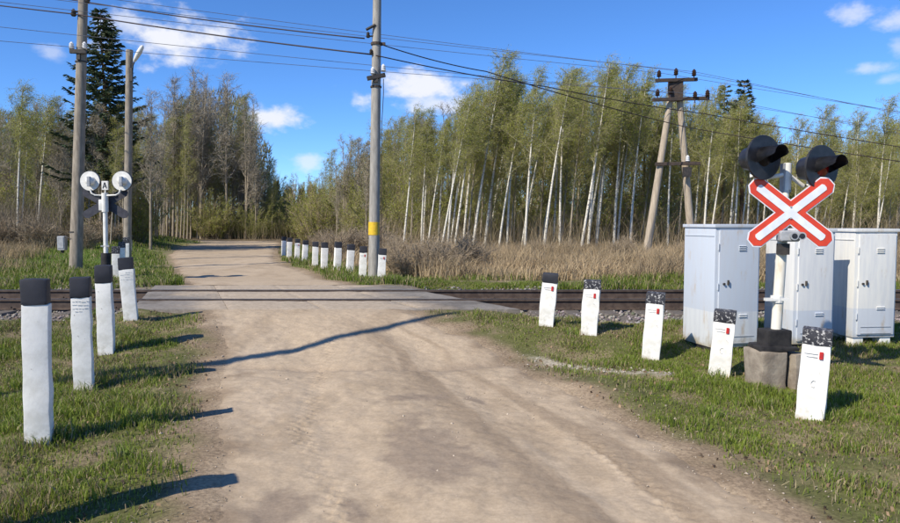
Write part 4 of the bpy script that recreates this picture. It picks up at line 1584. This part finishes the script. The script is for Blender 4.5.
def conifer(seed, Ht, r0, rad, name, cb=.08, bare=0.0, leaf='needle', layers=38):
    R = random.Random(seed)
    T = TreeB()
    n = 12
    T.tube(T.tv, T.tf, [Vector((math.sin(i * .8 + seed) * .03, 0, Ht * i / n - .1)) for i in range(n + 1)], [max(.012, r0 * (1 - i / n)) for i in range(n + 1)], 8)
    for i in range(layers):
        t = cb + (1 - cb) * (i / layers) ** .9
        if t < bare: continue
        rr = rad * ((1 - t) ** .8) * (1.0 if not bare else min(1, (t - bare) * 6 + .35)) + .12
        nb = R.randint(6, 9)
        for b in range(nb):
            az = R.uniform(0, 6.283)
            L = rr * R.uniform(.45, 1.3)
            d = Vector((math.cos(az), math.sin(az), R.uniform(-.25, .15) if not bare else R.uniform(.1, .6)))
            p = Vector((0, 0, Ht * t))
            pts = [p + d * L * f + Vector((0, 0, -.12 * L * math.sin(f * 3.0) + .16 * L * f * f)) for f in (0, .35, .7, 1)]
            T.tube(T.bv, T.bf, pts, [.025, .018, .012, .005], 3)
            m = max(12, int(85 * L / 1.5))
            for k in range(m):
                f = R.uniform(.12 if not bare else .45, 1.0)
                a = f * 3
                ia = min(2, int(a))
                q = pts[ia].lerp(pts[ia + 1], a - ia)
                side = Vector((-math.sin(az), math.cos(az), 0)) * R.choice((-1, 1))
                tw = (side * R.uniform(.3, 1) + d * .7 + Vector((0, 0, R.uniform(-.6, .25)))).normalized() * R.uniform(.12, .34) * (1.15 - f * .5)
                s = tw.cross(Vector((R.gauss(0, 1), R.gauss(0, 1), R.gauss(0, 1))))
                s = s.normalized() * R.uniform(.02, .04)
                b0 = len(T.lv)
                T.lv += [q - s * .7, q + s, q + tw * .6 - s, q + tw]
                T.lf += [(b0, b0 + 1, b0 + 2), (b0 + 1, b0 + 3, b0 + 2)]
    return T.finish(name, M['pine_bark'], M['twig_brown'], M[leaf], '', 'needles')


def bush(seed, Ht, rad, name, twig, leaf, stems=26, leaves=1.0, lsize=.05, tw=7):
    R = random.Random(seed)
    T = TreeB()
    for s in range(stems):
        az, q = R.uniform(0, 6.283), R.random() ** .6
        p = Vector((math.cos(az) * rad * .25 * q, math.sin(az) * rad * .25 * q, -.1))
        d = Vector((math.cos(az) * q * .6, math.sin(az) * q * .6, 1)).normalized()
        L = Ht * R.uniform(.6, 1.1) * (1 - .25 * q)
        pts = [p]
        for k in range(5):
            d = (d + Vector((R.gauss(.02, .08), R.gauss(0, .08), R.gauss(0, .05)))).normalized()
            pts.append(pts[-1] + d * L / 5)
        (T.tube(T.tv, T.tf, pts, [.02, .018, .015, .012, .008, .004], 4))
        for b in range(int(10 + L * 5)):
            f = R.uniform(.15, 1) * 5
            ia = min(4, int(f))
            bp = pts[ia].lerp(pts[ia + 1], f - ia)
            bd = (d + Vector((R.gauss(0, .5), R.gauss(0, .5), R.gauss(.1, .4)))).normalized()
            bl = R.uniform(.25, .7)
            m1, m2 = bp + bd * bl * .5, bp + bd * bl + Vector((.05, 0, -.03))
            T.ribbon(bp, m1, m2, .008, R)
            for w in range(tw):
                g = R.random()
                tp = bp.lerp(m2, g)
                t2 = tp + (bd + Vector((R.gauss(0, .6), R.gauss(0, .6), R.gauss(.1, .5)))).normalized() * R.uniform(.12, .35)
                T.ribbon(tp, tp.lerp(t2, .5), t2, .005, R)
                nlv = leaves * R.uniform(.3, 1.7)
                for _ in range(int(nlv) + (R.random() < nlv % 1)):
                    T.leaf(tp.lerp(t2, R.random()) + Vector((R.gauss(0, .02), R.gauss(0, .02), R.gauss(0, .02))), lsize * R.uniform(.6, 1.4), R)
    return T.finish(name, twig, twig, leaf, '')


HN = 10.0
PROTO = {
    'birch': [deciduous(11 + k, HN, .078, 'birch_tree', M['birch'], M['twig_birch'], M['leaf_birch'], cb=cb, nl=44, up=1.08, ll=.215, droop=.4, wind=.5, twn=9, leaves=2.7, tww=.0045, lean=ln, lsize=.05)
              for k, (cb, ln) in enumerate(((.52, .08), (.46, .13), (.55, .16), (.5, .04), (.44, .10)))],
    'thin': [deciduous(31 + k, HN, .065, 'birch_tree', M['brown_bark'], M['twig_birch'], M['leaf_olive'], cb=cb, nl=40, up=1.02, ll=.215, droop=.35, wind=.42, twn=9, leaves=2.8, tww=.0045, lean=ln, lsize=.052)
             for k, (cb, ln) in enumerate(((.25, .05), (.20, .10), (.30, .08), (.15, .03)))],
    'grey': [deciduous(51 + k, HN, .085, 'bare_tree', M['grey_bark'], M['twig_grey'], M['leaf_bud'], cb=cb, nl=46, up=1.12, ll=.205, droop=.05, wind=.10, twn=9, leaves=.9, lean=ln, lsize=.045, fork=fk)
             for k, (cb, ln, fk) in enumerate(((.28, .02, 0), (.22, -.02, 1), (.30, .04, 0), (.18, .0, 1)))],
    'spruce': [conifer(71, HN, .16, 2.3, 'spruce_tree', cb=.30)],
    'pine': [conifer(75, HN, .14, 1.15, 'pine_tree', bare=.55, leaf='needle_pine'), conifer(76, HN, .14, 1.35, 'pine_tree', bare=.45, leaf='needle_pine', layers=30)],
    'willow': [bush(81, 4.0, 2.0, 'willow_bush', M['twig_brown'], M['leaf_birch'], 30, 1.9), bush(82, 4.0, 1.8, 'willow_bush', M['twig_birch'], M['leaf_birch'], 28, 2.2)],
    'scrub': [bush(85, 1.6, 1.4, 'bare_bush', M['twig_brown'], M['leaf_bud'], 34, .25, .03), bush(86, 1.6, 1.4, 'bare_bush', M['twig_brown'], M['leaf_bud'], 30, .2, .03)],
}
used = set()


def plant(kind, k, x, y, ht, label, group=None, rz=None, wide=1.0, cat='tree', tilt=0.0):
    pr = PROTO[kind][k % len(PROTO[kind])]
    if pr.name in used:
        o = copy_tree(pr)
    else:
        o = pr
        used.add(pr.name)
    href = {'willow': 4.0, 'scrub': 1.6}.get(kind, HN)
    s = ht / href
    o.location = (x, y, gz(x, y) - .05)
    o.scale = (s * wide, s * wide, s)
    o.rotation_euler = (0, tilt, random.uniform(-.5, .5) if rz is None else rz)
    for key in ('label', 'group'):
        if key in o: del o[key]
    tag(o, label, cat, group)
    return o


def tree_px(kind, k, px, d, top_py, label, group=None, **kw):
    p = at(px, 222, d)
    ht = at(px, top_py, d).z - gz(p.x, p.y)
    return plant(kind, k, p.x, p.y, ht, label, group, **kw)


SKY_R = [(300, 178), (320, 172), (345, 138), (370, 122), (400, 108), (440, 100), (480, 82), (505, 52), (525, 80), (560, 72), (590, 60), (620, 66), (650, 76), (680, 84), (700, 88), (735, 82), (765, 108), (790, 122), (820, 106), (850, 112), (880, 100), (905, 112), (1000, 100)]
SKY_L = [(-100, 90), (0, 96), (20, 86), (40, 98), (60, 102), (110, 105), (150, 96), (170, 82), (200, 72), (225, 76), (245, 92), (255, 112), (265, 140), (280, 164), (290, 178), (300, 184)]


def sky(px, T): return np.interp(px, [a for a, b in T], [b for a, b in T])


# the spruce and the pines
tree_px('spruce', 0, 107, 36, 6, 'dark green spruce rising above the left wood behind the lamp pole', rz=.4, wide=1.12)
tree_px('pine', 0, 741, 39, 78, 'dark pine top above the right wood, just left of the black lamp heads', rz=.2, wide=1.25)
tree_px('pine', 1, 722, 41, 82, 'pine crown showing right of the two-legged pole top', rz=1.2, wide=1.1)
tree_px('pine', 0, 643, 42, 84, 'small pine top poking out left of the two-legged pole', rz=2.2)

# front birches, each where the photograph shows a white stem (base column, top column, top row)
FB = [(403, 417, 108, 34, 'straight white birch nearest to the yellow-banded pole'), (421, 431, 112, 35, 'thin white birch second right of the yellow-banded pole'),
      (440, 472, 100, 31, 'strongly right-leaning white birch in the clump right of the yellow-banded pole'), (447, 462, 98, 33, 'upright white stem crossing the strongly leaning birch'),
      (454, 476, 90, 33, 'white birch leaning right beside the strongly leaning one'), (463, 478, 84, 35, 'slender birch in the middle of the white-stemmed clump'),
      (472, 506, 50, 34, 'tallest birch with pointed crown topping the right wood'), (485, 508, 70, 35, 'leaning birch just right of the tallest crown'),
      (507, 520, 85, 35, 'pale birch stem between the tallest crown and the bright birch'), (525, 540, 72, 32, 'bright white birch above the gap in the bollards'),
      (543, 574, 66, 31, 'long leaning white birch above the bollard by the deck end'), (560, 567, 72, 34, 'upright thin birch crossing the long leaning one'),
      (581, 612, 60, 32, 'long leaning white birch midway to the two-legged pole'), (588, 606, 70, 34, 'second stem beside the long leaning birch midway to the two-legged pole'),
      (597, 612, 80, 36, 'thin upright birch left of the two-legged pole'), (614, 628, 66, 35, 'white birch with wind-bent top left of the two-legged pole'),
      (630, 648, 74, 34, 'leaning birch nearest left of the two-legged pole'), (668, 676, 88, 35, 'pale birch stem seen between the two legs of the pole'),
      (704, 718, 88, 32, 'white birch just right of the two-legged pole'), (735, 741, 110, 34, 'pale birch in front of the pines'), (747, 756, 115, 34, 'birch stem behind the left black lamp head'),
      (792, 802, 118, 35, 'birch between the two black lamp heads'), (815, 826, 106, 36, 'wind-bent birch above the right black lamp head'), (853, 860, 112, 35, 'birch behind the rightmost cabinet'),
      (878, 890, 100, 34, 'birch with bushy top near the right picture edge')]
proto_lean = (.08, .13, .16, .04, .10)
for i, (b, t, ty, d, lb) in enumerate(FB):
    p = at(b, 222, d)
    q = at(t, ty, d)
    ht = q.z
    k = random.choice((0, 1, 3, 4))
    need = (q.x - p.x) / ht
    tl = math.atan(need) - math.atan(proto_lean[k] * 1.35)
    plant('birch', k, p.x, p.y, ht * 1.0, lb, 'white birches at the front of the right wood', rz=random.uniform(-.25, .25), wide=.95, tilt=tl)

# the left wood's pale stems
for px, ty, d, kd, k, lb in ((18, 86, 34, 'birch', 3, 'pale slender birch at the left picture edge'), (36, 96, 36, 'birch', 0, 'pale birch left of the meter-box pole'), (58, 104, 37, 'grey', 2, 'bare grey tree just left of the meter-box pole'),
                            (150, 94, 35, 'grey', 0, 'bare grey tree just right of the lamp pole'), (172, 80, 62, 'grey', 2, 'tall bare tree under the big cloud'), (201, 72, 62, 'grey', 1, 'tallest forked bare tree of the left wood'),
                            (226, 78, 62, 'grey', 0, 'bare tree at the right shoulder of the left wood'), (246, 98, 62, 'grey', 3, 'last tall bare tree of the left wood before the road gap')):
    tree_px(kd, k, px, d, ty, lb, 'front trees of the left wood')

# filling trees, front to back
GRP = {('R', 'thin'): ('slender olive-leaved birch', 'olive birches inside the right wood'),
       ('R', 'birch'): ('white-stemmed birch', 'birches standing back in the right wood'),
       ('R', 'grey'): ('bare grey tree', 'bare trees inside the right wood'),
       ('L', 'thin'): ('slender olive-leaved tree of the left wood', 'olive trees inside the left wood'),
       ('L', 'birch'): ('white-stemmed birch of the left wood', 'birches standing back in the left wood'),
       ('L', 'grey'): ('bare grey-brown tree of the left wood', 'bare trees inside the left wood'),
       ('G', 'thin'): ('olive tree closing the gap at the end of the road', 'trees at the end of the road'),
       ('G', 'grey'): ('bare tree closing the gap at the end of the road', 'trees at the end of the road'),
       ('G', 'birch'): ('birch closing the gap at the end of the road', 'trees at the end of the road')}


ZR = ((372, 'left of the yellow-banded pole'), (430, 'just right of the yellow-banded pole'), (490, 'behind the white-stemmed clump'), (545, 'right of the tallest crown'), (600, 'above the right verge bollards'),
      (660, 'left of the two-legged pole'), (715, 'behind the two-legged pole'), (765, 'behind the left lamp head'), (830, 'behind the right lamp head'), (2000, 'at the right picture edge'))
ZL = ((40, 'at the left picture edge'), (85, 'around the meter-box pole'), (130, 'around the lamp pole and spruce'), (180, 'right of the lamp pole'), (235, 'above the green bank'), (2000, 'next to the road gap'))
ZG = ((2000, ''),)


def zone(px, Z):
    for a, t in Z:
        if px < a:
            return t


def fill(side, n, px0, px1, d0, d1, kinds, T, low=0.0, rank=''):
    for i in range(n):
        px = px0 + (px1 - px0) * (i + random.random()) / n
        d = random.uniform(d0, d1)
        p = at(px, 222, d)
        if p.x > road_l(p.y) - 2.2 and p.x < road_r(p.y) + 2.2:
            continue
        kd = random.choices([a for a, b in kinds], [b for a, b in kinds])[0]
        ty = sky(px + (14 if side == 'R' else 0), T) + random.uniform(4, 38) + low
        lb, gr = GRP[(side, kd)]
        z = zone(px, {'R': ZR, 'L': ZL, 'G': ZG}[side])
        tree_px(kd, random.randrange(5), px, d, ty, ((rank + ' row ' if rank else '') + lb + ' ' + z).strip(), gr, wide=random.uniform(.85, 1.15) * (.75 if d > 55 else 1))


fill('R', 44, 400, 930, 33, 40, (('thin', 5), ('birch', 5)), SKY_R, 6, 'front')
fill('R', 40, 385, 940, 39, 48, (('thin', 6), ('birch', 2), ('grey', 1)), SKY_R, 0, 'middle')
fill('R', 34, 370, 950, 48, 60, (('thin', 5), ('grey', 2)), SKY_R, 0, 'rear')
fill('R', 12, 330, 420, 40, 52, (('grey', 3), ('thin', 2)), SKY_R, 0, 'middle')
fill('R', 12, 316, 400, 52, 64, (('thin', 3), ('grey', 2)), SKY_R, 0, 'rear')
fill('L', 20, -30, 150, 35, 43, (('grey', 7), ('thin', 2), ('birch', 1)), SKY_L, 6, 'front')
fill('L', 18, -40, 165, 43, 54, (('grey', 5), ('thin', 3)), SKY_L, 0, 'middle')
fill('L', 24, -40, 200, 54, 66, (('grey', 4), ('thin', 4)), SKY_L, 0, 'rear')
fill('L', 26, 165, 290, 61.5, 68, (('grey', 6), ('thin', 3)), SKY_L, 2, 'front')
fill('L', 22, 165, 290, 66, 76, (('grey', 4), ('thin', 3)), SKY_L, 8, 'rear')
fill('L', 14, 84, 140, 33, 41, (('thin', 2), ('grey', 5)), [(0, 92), (900, 92)], 0, 'foremost')
fill('L', 20, 150, 290, 62, 70, (('grey', 4), ('thin', 4)), SKY_L, 45, 'shorter')
fill('R', 40, 380, 930, 38, 50, (('thin', 6), ('birch', 2)), SKY_R, 40, 'shorter')
fill('G', 16, 270, 345, 72, 92, (('thin', 4), ('grey', 2)), [(0, 170), (900, 170)], -4)


def far_wood():
    """low-detail distant trees merged into one mass behind the ranks"""
    V, Fc, C = [], [], []
    R = random.Random(5)
    for i in range(170):
        px = -140 + 1180 * (i + R.random()) / 170
        d = R.uniform(70, 100)
        p = at(px, 222, d)
        top = sky(px, SKY_L if px < 295 else SKY_R) + R.uniform(15, 45)
        ht = at(px, min(top, 190), d).z
        b = Vector((p.x, p.y, gz(p.x, p.y) - .1))
        lean = R.uniform(-.02, .08) * ht
        tone = np.array((.25, .21, .15)) * R.uniform(.7, 1.3)
        def tri(a, b_, c_, col):
            k = len(V)
            V.extend((a, b_, c_)); Fc.append((k, k + 1, k + 2)); C.extend((col, col, col))
        w = .11
        for dx, dy in ((w, 0), (0, w)):
            tri(tuple(b - Vector((dx, dy, 0))), tuple(b + Vector((dx, dy, 0))), tuple(b + Vector((lean, 0, ht))), tone * 1.2)
        olive = np.array((.30, .275, .08)) * R.uniform(.7, 1.2)
        for k in range(1500):
            t = R.uniform(.0, 1) ** 1.25
            rr = ht * .21 * (1 - t * .75) * R.random() ** .5
            az = R.uniform(0, 6.283)
            q = b + Vector((lean * t + rr * math.cos(az), rr * math.sin(az), ht * t))
            L = R.uniform(.4, 1.2)
            e = q + Vector((R.gauss(.15, .25), R.gauss(0, .25), R.gauss(.5, .4))) * L
            sd = Vector((R.gauss(0, 1), R.gauss(0, 1), R.gauss(0, .4))).normalized() * R.uniform(.03, .08)
            tri(tuple(q - sd), tuple(q + sd), tuple(e), tone if R.random() < .5 else olive)
    tag(fast_mesh('far_wood', V, Fc, np.array(C), M['straw']), 'hazy mass of distant trees behind both woods', kind='stuff')


far_wood()


# understorey willows and scrub
def fill_bush(n, px0, px1, d0, d1, h0, h1, kind, label, group):
    for i in range(n):
        px = px0 + (px1 - px0) * (i + random.random()) / n
        d = random.uniform(d0, d1)
        p = at(px, 222, d)
        if p.x > road_l(p.y) - 1.6 and p.x < road_r(p.y) + 1.6:
            continue
        plant(kind, i, p.x, p.y, random.uniform(h0, h1), label + ' ' + zone(px, ZR if px > 300 else ZL), group, rz=random.uniform(0, 6.28), wide=random.uniform(.9, 1.4), cat='bush')


fill_bush(44, 345, 920, 37, 52, 2.6, 5.4, 'willow', 'olive willow bush under the birches', 'willow bushes in the right wood')
fill_bush(30, 190, 300, 61.5, 70, 1.2, 4.6, 'willow', 'olive brown bush behind the road bend', 'bushes behind the road bend')
fill_bush(12, 296, 360, 46, 62, 1.6, 5.4, 'willow', 'olive willow bush behind the far road bend', 'willow bushes at the road bend')
fill_bush(18, -30, 165, 36, 50, 2.4, 5.0, 'willow', 'olive willow bush under the left wood', 'willow bushes in the left wood')
fill_bush(9, 392, 480, 18.0, 23, .7, 1.1, 'scrub', 'low bare bush in the near reeds', 'bare bushes in the right reeds')
fill_bush(5, 520, 760, 25, 30, .7, 1.1, 'scrub', 'low bare bush in the reeds before the birches', 'bare bushes in the right reeds further along')
fill_bush(7, -20, 110, 30, 35, .9, 1.6, 'scrub', 'low brown bush in the left reeds', 'bare bushes in the left reeds')
fill_bush(8, 300, 395, 27, 36, 1.0, 1.8, 'scrub', 'low bare bush behind the far row of bollards', 'bare bushes behind the far bollards')
for kind, ps in PROTO.items():
    for p in ps:
        if p.name not in used:
            for c in [q for q in bpy.data.objects if q.parent == p]:
                for g in [q for q in bpy.data.objects if q.parent == c]:
                    bpy.data.objects.remove(g)
                bpy.data.objects.remove(c)
            bpy.data.objects.remove(p)
